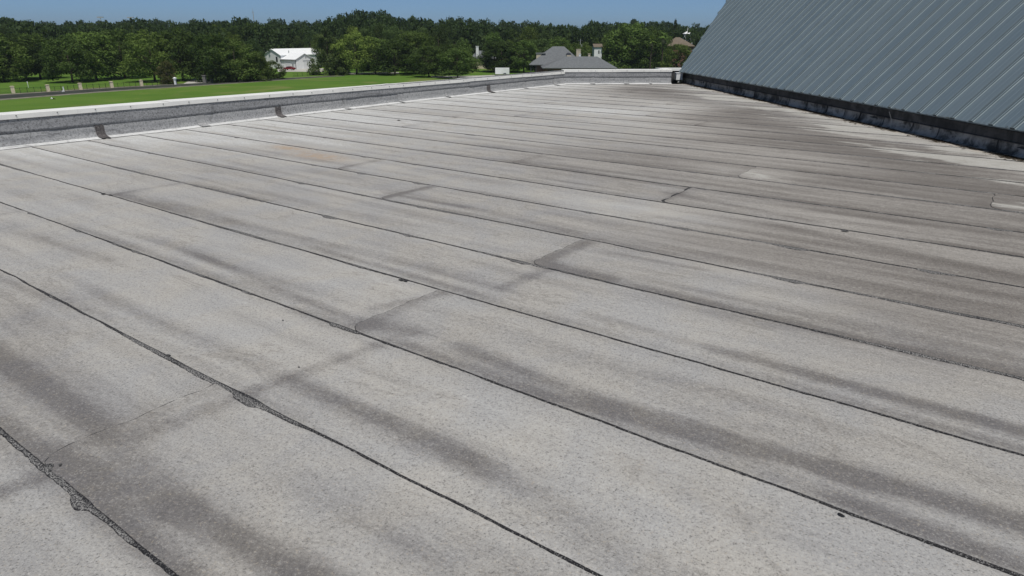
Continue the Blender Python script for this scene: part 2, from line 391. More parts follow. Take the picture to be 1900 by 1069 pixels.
BLOBS = [  # x, y, radius along, radius across, tone, brown
 (720, 228, 3.0, 3.0, .42, 0), (520, 262, 2.2, 1.5, .25, 0), (300, 262, 2.2, 1.2, .30, 0), (150, 300, 2, 1, .15, 0), (950, 180, 2.6, 2.8, .35, 0), (1130, 208, 2.8, .9, .40, -.2), (1090, 225, 3, .6, .2, 0),
 (1270, 200, 1.4, 1.6, .65, -.35), (1500, 300, 1.6, .5, .35, -.2), (1600, 420, 1.4, .4, .3, -.2), (1180, 395, 1.1, .45, .38, -.4), (1380, 535, .7, .4, .35, -.35), (1400, 325, .8, .5, .35, -.3), (1150, 190, 1.5, 1.0, .2, 0),
 (1000, 200, 3.5, .7, .15, -.2), (1240, 235, 1.8, .8, .35, -.2), (900, 250, 3.0, .5, .25, 0), (1060, 160, 2.0, 1.2, .35, -.2), (1330, 215, 1.3, 2.2, -.45, .5), (1180, 168, 1.6, 1.2, -.35, .3), (1450, 260, 1.6, 2.0, -.3, .55), (1620, 330, 1.8, 1.6, -.25, .6), (1800, 420, 1.6, 1.4, -.2, .6), (1750, 300, 1.2, 1.2, -.3, .5),
 (1550, 480, 1.8, 1.2, -.1, .55), (1850, 560, 1.4, 1.0, -.1, .5), (1250, 430, 1.8, 1.0, 0, .3), (1000, 300, 3.5, 1.6, -.05, .28), (1150, 300, 2.5, 1.5, -.1, .3), (560, 285, 1.5, .5, 0, .3), (1650, 650, 1.0, .7, -.05, .35),
 (1100, 900, 1.2, .6, .12, 0), (350, 640, 1.0, .5, .15, 0), (600, 500, 1.6, .6, .12, 0), (1250, 660, .8, .4, .10, 0), (700, 780, .8, .4, .10, 0), (250, 1000, .6, .3, .1, 0)]
def prep(seg):
    a = roof_uv(seg[0], seg[1]); b = roof_uv(seg[2], seg[3]); return (np.array(a), np.array(b), seg[4]*.84, seg[5]*.92)
STK = [prep(s) for s in STREAKS]
BLB = [(np.array(roof_uv(b[0], b[1])),)+b[2:] for b in BLOBS]
RUST = [(np.array(roof_uv(590, 290)), .55, .22), (np.array(roof_uv(535, 275)), .4, .15)]
wob = smooth_noise(77, .35, 3); wob2 = smooth_noise(78, .9, 3)
def stain_fields(u, v, k):
    tone = np.zeros_like(u); brown = np.zeros_like(u); rust = np.zeros_like(u)
    for a, b, w, s in STK:
        d = b-a; L = d@d
        if max(a[1], b[1]) < v.min()-1 or min(a[1], b[1]) > v.max()+1: continue
        t = ((u-a[0])*d[0]+(v-a[1])*d[1])/L; tc = np.clip(t, 0, 1)
        tc = np.clip(t, -.3, 1.3); q = np.hypot(u-a[0]-tc*d[0], v-a[1]-tc*d[1])
        end = np.clip((t+.22)/.27, 0, 1)*np.clip((1.22-t)/.27, 0, 1); end = end*end*(3-2*end)
        ww = w*(1+.22*wob(u*.8+s*9))
        tone += 1.2*s*np.exp(-(q/ww)**2.4*.8)*end*(.9+.25*wob2(u*.6+k))
    for c, ru, rv, tn, br in BLB:
        g = np.exp(-(((u-c[0])/ru)**2+((v-c[1])/rv)**2)); tone += tn*g; brown += br*g
    for c, ru, rv in RUST: rust += .8*np.exp(-(((u-c[0])/ru)**2+((v-c[1])/rv)**2))
    # thin dirt line that every sheet carries just behind its exposed edge, and the ply lap printing through
    e = v-(V0+k*ROW); far = np.clip((v-5)/8, 0, 1)
    tone += -(.50*np.clip(.50+1.0*wob(u*.5+k*3.7), 0, 1))*np.exp(-((e-.05)/.07)**2)
    tone += -(.55*np.clip(.25+1.1*wob(u*.35+k*5.3+2), 0, 1))*np.exp(-((e-.28-.02*np.sin(u*.7+k))/.075)**2)
    tone += -(.34*np.clip(.2+1.0*wob2(u*.3+k*2.9+7), 0, 1))*np.exp(-((e-.62)/.10)**2)
    # brown ponding belt towards the metal roof, pale silt right along its foot
    dn = WALL_N-(u*UN+v*VN)
    brown += .58*np.exp(-((dn-2.2)/2.6)**2)*np.clip((v-3.5)/3, 0, 1)+.30*np.exp(-((dn-4.5)/3.2)**2)*np.clip((v-2.5)/4, 0, 1)
    tone += -.28*np.exp(-((dn-1.9)/1.0)**2)
    pale = (.85+.5*np.sin(k*2.3))*np.exp(-(np.maximum(dn-.35-.5*wob(u*.9+v*.3)-.25*np.sin(k*4.1), 0)/.8)**2)
    pale += .8*np.exp(-((dn-1.5)/.5)**2)*np.clip(wob2(v*1.1+.4*u+k), 0, 1)
    dp = u-PAR_U
    tone += .42*np.exp(-(dp/1.6)**2)+.15*np.exp(-(dp/5)**2); brown -= .3*np.exp(-(dp/3.5)**2)
    rust += .8*np.exp(-(np.maximum(dn-.06, 0)/.16)**2)
    return tone, brown, rust, pale

SPLITS = {}
def split(px, py, k):
    SPLITS.setdefault(k, []).append(roof_uv(px, py)[0])
# rows: k = 2 lies between the first two seams seen at the lower left
split(98, 842, 2); split(655, 607, 4); split(983, 490, 6); split(204, 362, 5); split(700, 369, 7); split(625, 313, 8)
split(1235, 372, 9); split(945, 303, 10); split(1367, 329, 11); split(30, 393, 3); split(740, 236, 12); split(855, 218, 13); split(1850, 345, 11)
_r2 = np.random.default_rng(3)
for k in range(14, 30): SPLITS.setdefault(k, []).append(float(_r2.uniform(-11, -4)))
for k in range(0, 9): SPLITS.setdefault(k, []).append(4.2+float(_r2.uniform(-1, 2)))

THK = .0055
def sheet_piece(k, ua, ub, first):
    """one roofing sheet of row k from u = ua to ub (ua None: at the left boundary)"""
    vn, vf = V0+k*ROW, V0+(k+1)*ROW+.07
    near = k < 13
    nv = 26 if near else 14
    du = .06 if k < 9 else (.10 if near else .2)
    e = np.concatenate([[0], np.linspace(.012, vf-vn, nv)])
    lo = float(u_min(np.array([vn, vf])).min()) if ua is None else ua
    hi = float(u_max(np.array([vn, vf])).max()) if ub is None else ub+.12
    if hi-lo < .2: return None
    fine_hi = min(hi, 1.6)
    us = np.arange(lo, max(fine_hi, lo+du), du)
    if hi > us[-1]+.02: us = np.concatenate([us, np.linspace(us[-1], hi, max(2, int((hi-us[-1])/(.25 if hi > 1.7 else du))+1))[1:]])
    uu, ee = np.meshgrid(us, e, indexing='ij')
    sv = seam_v(k, us)[:, None]
    vv = np.where(ee == 0, sv, np.maximum(vn+ee, sv+.003+ee*.01))
    if ua is not None:                                  # rounded corner and slightly uneven cut
        j = smooth_noise(500+k, 1.7, 3)
        rr = .11; ev = vv-sv
        cut = np.where(ev < rr, rr-np.sqrt(np.maximum(rr**2-(rr-ev)**2, 0)), 0)*.9+.012*j(vv*1.5)
        w = np.clip(1-(uu-ua)/.5, 0, 1); uu = uu+cut*w
    uu = np.clip(uu, u_min(vv), u_max(vv))
    zz = roof_z(vv)+.0012+THK*(1-(vv-vn)/(vf-vn))
    if ua is not None: zz = zz+.0045*np.clip(1-(uu-ua)/.35, 0, 1)
    zz = zz+.0035*np.sin(uu*1.1+k)*np.exp(-((vv-vn-.45)/.25)**2)
    t, b, r, p = stain_fields(uu, vv, k)
    if ua is not None:                                  # dirt gathers on the lapped end
        t = t-.34*np.exp(-((uu-ua-.04)/.075)**2)*(k not in (9, 11))-.34*np.exp(-(((uu-ua)/.26)**2+((vv-vn)/.24)**2))*(k not in (9, 11))
        if k == 11: p = p+.6*np.exp(-(((uu-ua-.3)/.55)**2+((vv-vn-.3)/.35)**2))
    if ub is not None:
        t = t-.12*np.exp(-((uu-ub+.05)/.10)**2)
    nu, ne = uu.shape
    P = uu[..., None]*U+vv[..., None]*V+zz[..., None]*UP
    idx = np.arange(nu*ne).reshape(nu, ne)
    q = np.stack([idx[:-1, :-1], idx[1:, :-1], idx[1:, 1:], idx[:-1, 1:]], -1).reshape(-1, 4)
    verts = [P.reshape(-1, 3)]; quads = [q]; mi = [np.zeros(len(q), int)]
    att = [x.ravel() for x in (t, b, r, p)]
    def skirt(ring, off):
        base = sum(len(x) for x in verts)
        top = P.reshape(-1, 3)[ring]; bot = top.copy(); bot[:, 2] -= off; 
        n = len(ring); verts.extend([top, bot])
        i = np.arange(n-1)
        quads.append(np.stack([base+i, base+n+i, base+n+i+1, base+i+1], -1)); mi.append(np.ones(n-1, int))
        for z in range(4): att[z] = np.concatenate([att[z], att[z][ring], att[z][ring]])
    skirt(idx[:, 0], THK+.006)
    if ua is not None: skirt(idx[:, 0+0][:1].tolist()+idx[0, 1:].tolist(), THK+.006)
    me = quad_mesh('roofing_sheet', np.concatenate(verts), np.concatenate(quads), [M['sheet'], M['bitumen']], False,
                   dict(tone=att[0], brown=att[1], rust=att[2], pale=att[3]), np.concatenate(mi))
    o = link('roofing_sheet', me, flat_roof)
    # bitumen that has bled out along the exposed edges
    bead_edge(o, k, us, idx, P, ua is not None, near)
    return o
def bead_ribbon(path, outward, width, hgt, rows=3):
    """path (n,3) edge points, outward (n,3), width (n): low rounded ribbon lying in front of the edge"""
    n = len(path); prof = [(-.15, 1.0), (.25, 1.15), (.7, .7), (1.0, -1.4)]
    vs = np.concatenate([path[:, None, :]+outward[:, None, :]*width[:, None, None]*np.array([a for a, _ in prof])[None, :, None]
         + UP*(hgt[:, None, None]*np.array([b for _, b in prof])[None, :, None])], 1).reshape(-1, 3)
    k = len(prof); i = np.arange(n-1)
    q = np.concatenate([np.stack([i*k+j, i*k+j+1, (i+1)*k+j+1, (i+1)*k+j], -1) for j in range(k-1)])
    return vs, q
def rim_attr(w):
    e = np.clip(1-(np.asarray(w)-.014)/.008, 0, 1)[:, None]
    return np.maximum(np.array([[1., .0, .05, 1.]]), e).ravel()
def bead_edge(o, k, us, idx, P, has_end, near):
    pu = np.arange(us[0]-.05, us[-1]+.05, .012 if k < 7 else (.025 if near else .08))
    uu0 = P.reshape(-1, 3)[idx[:, 0]] @ U
    pu = pu[(pu >= uu0.min()-(.0 if not has_end else .05)) & (pu <= uu0.max())]
    if len(pu) < 4: return
    sv = seam_v(k, pu); n1 = smooth_noise(900+k, .16, 3); n2 = smooth_noise(950+k, 2.2, 4); n3 = smooth_noise(980+k, 12, 2)
    big = np.clip(n1(pu)*1.5, 0, 1)
    w = .0095+.026*big*(1 if k < 8 else .6)+.0045*n2(pu)+.0055*n3(pu)*(.4+np.clip(n1(pu*1.7+3), 0, 1))+.045*np.clip(n2(pu*.37+5)-.55, 0, 1)*2.2
    if k > 5: w = w+.002
    if k > 8: w = w+.003
    if k > 10: w = w+.006
    w = np.clip(w, .005, .065)
    z = roof_z(sv)+.0045
    path = pu[:, None]*U+sv[:, None]*V+z[:, None]*UP
    vs, q = bead_ribbon(path, np.repeat(-V[None], len(pu), 0), w, np.full(len(pu), .0035))
    V_, Q_ = [vs], [q]; A_r = [rim_attr(w)]
    if has_end:
        ee = idx[0, :]; pts = P.reshape(-1, 3)[ee]
        tt = np.linspace(0, len(pts)-1.001, 80 if near else 30); i = tt.astype(int); fr = (tt-i)[:, None]
        pp = pts[i]*(1-fr)+pts[i+1]*fr; pp = pp-UP*.0045
        jn = smooth_noise(700+k, 3, 3)
        ww = np.clip(.011+.006*jn(tt*.1)+(.05 if k == 9 else 0)*np.clip(jn(tt*.03+1)+.6, 0, 1), .006, .05)
        v2, q2 = bead_ribbon(pp, np.repeat(-U[None], len(pp), 0), ww, np.full(len(pp), .0032))
        q2 = q2[:, ::-1]
        V_.append(v2); Q_.append(q2+len(vs)); A_r.append(rim_attr(ww)*0+1.6 if k == 9 else rim_attr(ww))
    me = quad_mesh('bitumen_bead', np.concatenate(V_), np.concatenate(Q_), M['bead'], False, dict(rim=np.concatenate(A_r)))
    b = link('bitumen_bead', me, o)

for k in range(0, 29):
    cuts = sorted(SPLITS.get(k, []))
    lo_b, hi_b = float(u_min(V0+k*ROW)), float(u_max(V0+(k)*ROW))
    cuts = [c for c in cuts if lo_b+.4 < c < hi_b-.4]
    ends = [None]+cuts+[None]
    for a, b in zip(ends[:-1], ends[1:]):
        sheet_piece(k, a, b, a is None)
# the deck under the sheets, so that nothing shows through behind the walls
dk = MB()
deck_pts = []
for (u, v) in ((-14.3, -14), (12, -14)): deck_pts.append(u*U+v*V)
deck_pts += [(WALL_N+.3)*N+(-8)*E_, (WALL_N+.3)*N+(FAR_E+.3)*E_, (-14.1)*U+23.0*V]
dk.add([p+UP*-.03 for p in deck_pts], [tuple(range(5))]); dk.build('roof_deck', M['sheet'], flat_roof)

for px, py, sz in ((92, 868, .022), (112, 866, .014), (95, 876, .012), (192, 361, .03), (205, 363, .022), (745, 521, .02), (752, 523, .016), (1560, 958, .010), (525, 596, .006), (555, 683, .006), (312, 662, .018), (1567, 430, .03), (740, 224, .04)):
    u_, v_ = roof_uv(px, py); c_ = u_*U+v_*V+UP*(float(roof_z(v_))+.008); b = MB(); rr = np.random.default_rng(int(px*7+py))
    ring = [c_+(U*math.cos(t)*1.7+V*math.sin(t))*sz*rr.uniform(.55, 1.1) for t in np.linspace(0, 6.283, 10)[:-1]]
    b.add(ring+[c_+UP*sz*.35], [(i, (i+1) % 9, 9) for i in range(9)]); b.build('bitumen_scrap', M['bitumen'], flat_roof)

# ------------------------------------------------------------------ parapet walls
def wall_path(p0, p1, step):
    n = max(2, int(np.linalg.norm(p1-p0)/step)+1); return [p0+(p1-p0)*t for t in np.linspace(0, 1, n)]
def parapet(p0, p1, inward, base_z, label, coping_joint0, splices, dark, upper_cuts, seed, thick=.36, ext=.3, capk=-.15):
    """p0->p1 along the inner face; inward points to the roof"""
    root = empty('parapet_wall', p0*1.0, label, 'parapet')
    L = np.linalg.norm(p1-p0); d = (p1-p0)/L; r = np.random.default_rng(seed)
    zb = lambda s: float(base_z(s))
    # masonry core with the outer face down to the ground
    b = MB()
    q = [p0-d*.3, p1+d*ext, p1+d*ext-inward*thick, p0-d*.3-inward*thick]
    q = [x-inward*.02 for x in q]
    b.hexa([x*np.array([1, 1, 0])+UP*GROUND for x in q], [x*np.array([1, 1, 0])+UP*(.44 if capk < 0 else .47) for x in q]); b.build('wall_core', M['outer'], root)
    # upper flashing sheets
    cuts = [0.]+[c for c in upper_cuts if 0 < c < L]+[L]
    for i, (a, c) in enumerate(zip(cuts[:-1], cuts[1:])):
        bb = MB(); th = .006+.005*(i % 2); wv = smooth_noise(seed*7+i, .5, 2); path = []
        for s in np.arange(a, c+.2, .2):
            s = min(s, c); path.append((p0+d*s+UP*zb(s), inward))
        prof = [(th-.004, .50-zb(0)*.0), (th+.002*1, .41), (th+.004, .28), (th+.006, .238), (-.01, .234)]
        vs = []
        for p, ax in path:
            s = float((p-p0)@d)
            vs += [p+ax*(x+(.004*wv(s+y*3) if x > 0 else 0))+UP*(y+(.006*wv(s*.7+4) if y < .3 else 0)) for x, y in prof]
        kk = len(prof); fs = [(ii*kk+j, (ii+1)*kk+j, (ii+1)*kk+j+1, ii*kk+j+1) for ii in range(len(path)-1) for j in range(kk-1)]
        bb.add(vs, fs); bb.build('upper_flashing', M['flash_up'], root, True)
    # base flashing sheets: face, cant, foot on the roof
    cuts = [0.]+[c for c in splices if 0 < c < L]+[L]
    for i, (a, c) in enumerate(zip(cuts[:-1], cuts[1:])):
        bb = MB(); fb = MB(); th = .004+.006*(i % 2); wv = smooth_noise(seed*17+i, .8, 3); vs = []; fv = []; fe = []
        ss = np.arange(a, c, .08).tolist()+[c]
        for s in ss:
            w = wv(s); p = p0+d*s+UP*zb(s)
            pr = [(th-.01, .238), (th+.002, .22), (th+.006+.006*w, .13), (th+.016, .075), (.06+.01*w, .035)]
            vs += [p+inward*x+UP*y for x, y in pr]
            ft = [(.06+.01*w, .035), (.10, .020), (.185+.018*wv(s*1.7+3), .0165), (.20+.018*wv(s*1.7+3), .006)]
            fv += [p+inward*x+UP*y for x, y in ft]
        for kk, vv_, tgt in ((5, vs, bb), (4, fv, fb)):
            tgt.add(vv_, [(ii*kk+j, (ii+1)*kk+j, (ii+1)*kk+j+1, ii*kk+j+1) for ii in range(len(ss)-1) for j in range(kk-1)])
        o = bb.build('base_flashing', M['flash_lo'], root, True); fb.build('flashing_foot', M['foot'], o, True)
        # dark bead at the foot
        s = np.arange(a, c, .03); sz = np.array([zb(x) for x in s]); wn_ = np.array([.2+.018*float(wv(x*1.7+3)) for x in s])
        pth = p0[None]*np.array([1, 1, 0])+d[None]*s[:, None]+inward[None]*wn_[:, None]+UP*(sz[:, None]+.007)
        nn = smooth_noise(seed*31+i, .6, 4)
        vs_, q_ = bead_ribbon(pth, np.repeat(inward[None], len(s), 0), np.clip(.006+.012*nn(s), .003, .03), np.full(len(s), .004))
        link('bitumen_bead', quad_mesh('bitumen_bead', vs_, q_, M['bitumen']), o)
        # lap strip at the start of the sheet
        if i > 0:
            sb = MB(); w = .12 if i in dark else r.uniform(.03, .14)
            sv_ = []; xs = np.linspace(a-.04, a+w, 5)
            for x in xs:
                p = p0+d*x+UP*zb(x)
                jag = .02*r.standard_normal()
                sv_ += [p+inward*(.018+.004)+UP*(.232+jag*.4), p+inward*.026+UP*.13, p+inward*.04+UP*.072, p+inward*(.085)+UP*.041, p+inward*(.25+jag*2)+UP*.0235]
            sb.add(sv_, [(ii*5+j, (ii+1)*5+j, (ii+1)*5+j+1, ii*5+j+1) for ii in range(4) for j in range(4)])
            sb.build('splice_strip', M['splice'] if i in dark else M['splice_pale'], root)
    # metal coping in 3 m lengths, each with its screws
    js = np.arange(coping_joint0-3.05*math.ceil(coping_joint0/3.05), L+.35, 3.05)
    prof = [(.012, .466), (.026, .468), (.030, .545), (-.02, .549), (-thick-.02, .550), (-thick-.05, .546), (-thick-.05, .40)]
    for i, a in enumerate(js):
        a0, c = max(a, -.05), min(a+3.05, L+.02)
        if c-a0 < .1: continue
        cb = MB(); th = .0015*(i % 2)
        path = [(p0+d*s+UP*zb(s)*capk, inward) for s in np.linspace(a0, c-.003, 6)]
        kk = len(prof); dz = .003*r.standard_normal()
        vs = [p+ax*(x+th)+UP*(y+dz) for p, ax in path for x, y in prof]
        fs = [(ii*kk+j, (ii+1)*kk+j, (ii+1)*kk+j+1, ii*kk+j+1) for ii in range(len(path)-1) for j in range(kk-1)]
        fs += [tuple(range(kk-1, -1, -1)), tuple((len(path)-1)*kk+j for j in range(kk))]
        cb.add(vs, fs); co = cb.build('coping', M['coping'], root)
        for s in np.arange(a+.31, c, .63):
            if s < a0: continue
            k_ = MB(); p = p0+d*s+UP*(zb(s)*capk+.515)+inward*(.026+th)
            k_.tube([p, p+inward*.012], .011, 6); k_.build('screw', M['screw'], co)
        if i > 0:
            k_ = MB(); vs = [p+ax*(x+.003 if x > 0 else x-.003)+UP*(y+(.003 if y > .54 else 0)) for p, ax in [(p0+d*(a-.09)+UP*zb(a)*capk, inward), (p0+d*(a+.09)+UP*zb(a)*capk, inward)] for x, y in prof]
            k_.add(vs, [(j, kk+j, kk+j+1, j+1) for j in range(kk-1)]); k_.build('joint_cover', M['coping'], co)
    return root

FACE_U = PAR_U-.21
vc = (FAR_E+.21-UE*FACE_U)/VE            # where the two inner faces meet
P0 = FACE_U*U+(-3.0)*V; P1 = FACE_U*U+vc*V
left_wall = parapet(P0, P1, U, lambda s: roof_z(s-3.0), 'long low parapet with white coping running beside the green lawn', 7.19+3.0,
    [x+3.0 for x in (1.9, 3.75, 5.68, 7.65, 9.54, 11.5, 13.4, 15.3, 17.3, 19.2, 21.1)], (3, 5, 9), [x+3 for x in (-1.2, 1.8, 4.9, 8.02, 10.5, 13.6, 16.4, 19.4)], 4)
Q0 = P1.copy(); n0 = Q0@N; Q1 = Q0+N*(8.05-n0)
far_wall = parapet(Q0, Q1, -E_, lambda s: .092, 'short far parapet with white coping crossing below the grey hip roofs', 2.0,
    (1.0, 2.25, 3.2), (), (1.3, 2.4), 9, ext=-.01, capk=.5)
# recessed end of the far parapet, next to the metal roof
rt = empty('parapet_return', Q1, 'dark recessed parapet end between far white coping and metal roof corner', 'parapet')
b = MB(); R0 = Q1+E_*.05; R1 = Q1+E_*1.0; R2 = R1+N*1.2
b.hexa([x*np.array([1, 1, 0])-UP*.2 for x in (R0, R1, R1-N*.3, R0-N*.3)], [x*np.array([1, 1, 0])+UP*.535 for x in (R0, R1, R1-N*.3, R0-N*.3)])
b.hexa([x*np.array([1, 1, 0])-UP*.2 for x in (R1, R2, R2+E_*.3, R1+E_*.3)], [x*np.array([1, 1, 0])+UP*.5 for x in (R1, R2, R2+E_*.3, R1+E_*.3)])
b.build('return_flashing', M['counter'], rt)
b = MB()
b.hexa([x*np.array([1, 1, 0])+UP*.54 for x in (R0+N*.02, R1+N*.02, R1-N*.34, R0-N*.34)], [x*np.array([1, 1, 0])+UP*.612 for x in (R0+N*.02, R1+N*.02, R1-N*.34, R0-N*.34)])
b.hexa([x*np.array([1, 1, 0])+UP*.505 for x in (R1-E_*.03+N*.025, R2-E_*.03, R2+E_*.33, R1+E_*.33+N*.025)], [x*np.array([1, 1, 0])+UP*.60 for x in (R1-E_*.03+N*.025, R2-E_*.03, R2+E_*.33, R1+E_*.33+N*.025)])
b.build('coping', M['coping'], rt)
# white box at the corner of the eave
sb = empty('downspout_box', (WALL_N-.16)*N+26.18*E_+UP*.1, 'small white metal box at the far corner of metal roof', 'downspout box')
b = MB(); b.box((WALL_N-.17)*N+26.18*E_+UP*.19, .24, .2, .24, N); b.build('box_body', M['white'], sb)
b = MB(); b.box((WALL_N-.17)*N+26.18*E_+UP*.43, .27, .23, .02, N); b.build('box_lid', M['white'], sb)
b = MB(); b.tube([(WALL_N-.17)*N+26.18*E_+UP*.2, (WALL_N-.17)*N+26.12*E_+UP*.08], .05, 8); b.build('outlet', M['metalgrey'], sb)

# ------------------------------------------------------------------ metal roof
EAVE_N, EAVE_Z, END_E, BACK_E, PITCHW = 8.62, .475, 26.35, -10.0, .45
SLOPE_L = 13.0
uvec = math.cos(S_)*N+math.sin(S_)*UP; nvec = -math.sin(S_)*N+math.cos(S_)*UP
mr = empty('metal_roof', EAVE_N*N+10*E_, 'steep blue grey standing seam metal roof rising on the right', 'metal roof')
def mp(e, s, off=0.): return EAVE_N*N+EAVE_Z*UP+e*E_+s*uvec+off*nvec
LEAN = 2.52/(2.62/math.sin(S_))                 # the end edge runs outward as it climbs
e_ribs = np.arange(13.08-.45*60, END_E+LEAN*SLOPE_L, PITCHW)
e_ribs = e_ribs[e_ribs > BACK_E]
def rib_mesh(e, s0, s1):
    b = MB(); hh = .030
    prof = [(-.056, -.002), (-.044, .008), (-.040, hh), (-.030, hh+.003), (-.026, hh-.006), (.026, hh-.010), (.030, hh+.001), (.041, hh-.002), (.047, .010), (.056, -.002)]
    mi = [1, 0, 1, 1, 0, 0, 1, 0, 1]; k = len(prof)  # faces set to the second material carry the painted edge highlight
    vs = [mp(e+x, s, z+.004) for s in (s0, s1) for x, z in prof]
    for j in range(k-1): b.add([vs[j+1], vs[j], vs[k+j], vs[k+j+1]], [(0, 1, 2, 3)], mi[j])
    b.add(vs[:k], [tuple(range(k))], 0); return b
for i, e in enumerate(e_ribs):
    e2 = e+PITCHW
    s0 = lambda x: max(0., (x-END_E)/LEAN)
    if s0(e) > SLOPE_L-.5: continue
    b = MB(); xs = [e, e+.11, e+.118, e+.225, e+.233, e+.34, e+.348, e2]; zs = [0, 0, .0035, .0035, 0, 0, .0035, .0035] if False else [0, 0, .004, 0, .0, .004, 0, 0]
    zs = [0, 0, .0035, 0, .0035, 0, .0035, 0][:8]
    bot = [mp(x, s0(x), z) for x, z in zip(xs, zs)]; top = [mp(x, max(SLOPE_L, s0(x)), z) for x, z in zip(xs, zs)]
    n = len(xs); jit = .002*random.uniform(-1, 1)
    vs = [p+nvec*jit for p in bot+top]+[p-nvec*.03 for p in bot]
    fs = [(j, n+j, n+j+1, j+1) for j in range(n-1)]+[(2*n+j, j, j+1, 2*n+j+1) for j in range(n-1)]
    b.add(vs, [f[::-1] for f in fs]); pn = b.build('roof_panel', M['panel'], mr)
    rib_mesh(e, s0(e)+.004, SLOPE_L).build('rib', [M['rib'], M['rib_highlight']], pn)
# the rest of the metal-roofed block: far slope, end walls
b = MB(); e0, e1 = BACK_E, END_E+LEAN*SLOPE_L
ridge0, ridge1 = mp(e0, SLOPE_L, -.02), mp(e1, SLOPE_L, -.02)
far_n = 2*(SLOPE_L*math.cos(S_))
o0, o1 = mp(e0, 0, -.02)+N*far_n, mp(END_E, 0, -.02)+N*far_n
b.add([ridge0, ridge1, o1, o0], [(0, 1, 2, 3)]); b.build('far_slope', M['panel'], mr)
b = MB(); i0, i1 = mp(e0+.1, 0, -.05), mp(END_E-.05, 0, -.05)
b.add([i1, mp(e1, SLOPE_L, -.05), o1, o1*np.array([1, 1, 0])+UP*GROUND, i1*np.array([1, 1, 0])+UP*GROUND], [(0, 1, 2), (0, 2, 3, 4)])
b.add([i0, mp(e0+.1, SLOPE_L, -.05), o0, o0*np.array([1, 1, 0])+UP*GROUND, i0*np.array([1, 1, 0])+UP*GROUND], [(2, 1, 0), (4, 3, 2, 0)]); b.build('end_wall', M['outer'], mr)
# eave: gutter, fascia, counterflashing, base flashing
def eave_strip(name, prof, mat, cuts, parent, wav=0., e_lo=BACK_E, e_hi=END_E, seed=0, smooth=False):
    out = []
    cuts = [e_lo]+[c for c in cuts if e_lo < c < e_hi]+[e_hi]
    for i, (a, c) in enumerate(zip(cuts[:-1], cuts[1:])):
        b = MB(); w1 = smooth_noise(seed+i, .7, 3); ss = np.linspace(a, c-.004, max(2, int((c-a)/.1))) if a > 6 else [a, c-.004]
        k = len(prof); vs = []
        for s in ss:
            g = float(roof_z_at(s))
            vs += [(WALL_N+x+wav*float(w1(s+y))*(1 if y < .2 else .2)+.004*(i % 2))*N+s*E_+UP*(y+g) for x, y in prof]
        b.add(vs, [(ii*k+j, ii*k+j+1, (ii+1)*k+j+1, (ii+1)*k+j) for ii in range(len(ss)-1) for j in range(k-1)])
        out.append(b.build(name, mat, parent, smooth))
    return out
def roof_z_at(e): 
    v = (WALL_N*N+e*E_)@V; return roof_z(v)*.8
cw = empty('curb_wall', (WALL_N+.05)*N+9*E_, 'low dark flashed wall under the eave of the metal roof', 'wall')
r5 = np.random.default_rng(8)
base_cuts = np.cumsum(r5.uniform(.6, 1.5, 60))+BACK_E
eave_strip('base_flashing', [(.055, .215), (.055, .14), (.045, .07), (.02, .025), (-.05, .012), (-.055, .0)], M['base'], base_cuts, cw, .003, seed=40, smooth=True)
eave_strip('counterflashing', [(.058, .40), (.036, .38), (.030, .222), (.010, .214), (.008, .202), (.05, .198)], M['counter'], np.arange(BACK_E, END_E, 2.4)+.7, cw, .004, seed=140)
eave_strip('gutter', [(-.02, .435), (-.095, .438), (-.100, .415), (-.088, .410), (-.084, .390), (-.07, .386), (.05, .38)], M['gutter'], np.arange(BACK_E, END_E, 6.0)+2, mr, .003, seed=240)
b = MB(); k_ = [(WALL_N+.06, -.3), (WALL_N+.06, .47), (WALL_N+.3, .47), (WALL_N+.3, -.3)]
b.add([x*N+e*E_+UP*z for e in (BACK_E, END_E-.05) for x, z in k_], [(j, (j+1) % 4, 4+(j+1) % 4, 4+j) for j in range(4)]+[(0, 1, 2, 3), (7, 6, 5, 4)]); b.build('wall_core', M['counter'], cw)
for i, c in enumerate(base_cuts[(base_cuts > 6) & (base_cuts < END_E-.3)]):        # overlap seams of the base flashing
    b = MB(); w = r5.uniform(.012, .035); zz = float(roof_z_at(c)); ln = r5.uniform(-.03, .03)
    b.add([(WALL_N+x)*N+(c+ln*(1-y/.2)+s*w)*E_+UP*(y+zz) for s in (-.5, .5) for x, y in ((.048, .212), (.045, .14), (.032, .07), (.004, .028), (-.07, .014))], [(j, 5+j, 6+j, j+1) for j in range(4)])
    b.build('lap_bead', M['bitumen'] if r5.random() < .9 else M['splice_pale'], cw)
# thin conduit and a pale sealant smear on the wall
cd = empty('conduit', (WALL_N-.06)*N+13.05*E_, 'thin pale wire hanging against the dark curb wall', 'wire')
b = MB(); b.tube([(WALL_N-.1)*N+13.1*E_+UP*.40, (WALL_N-.02)*N+13.08*E_+UP*.22, (WALL_N-.05)*N+13.04*E_+UP*.08, (WALL_N-.1)*N+13.02*E_+UP*.01], .006, 6); b.build('wire', M['lead'], cd)
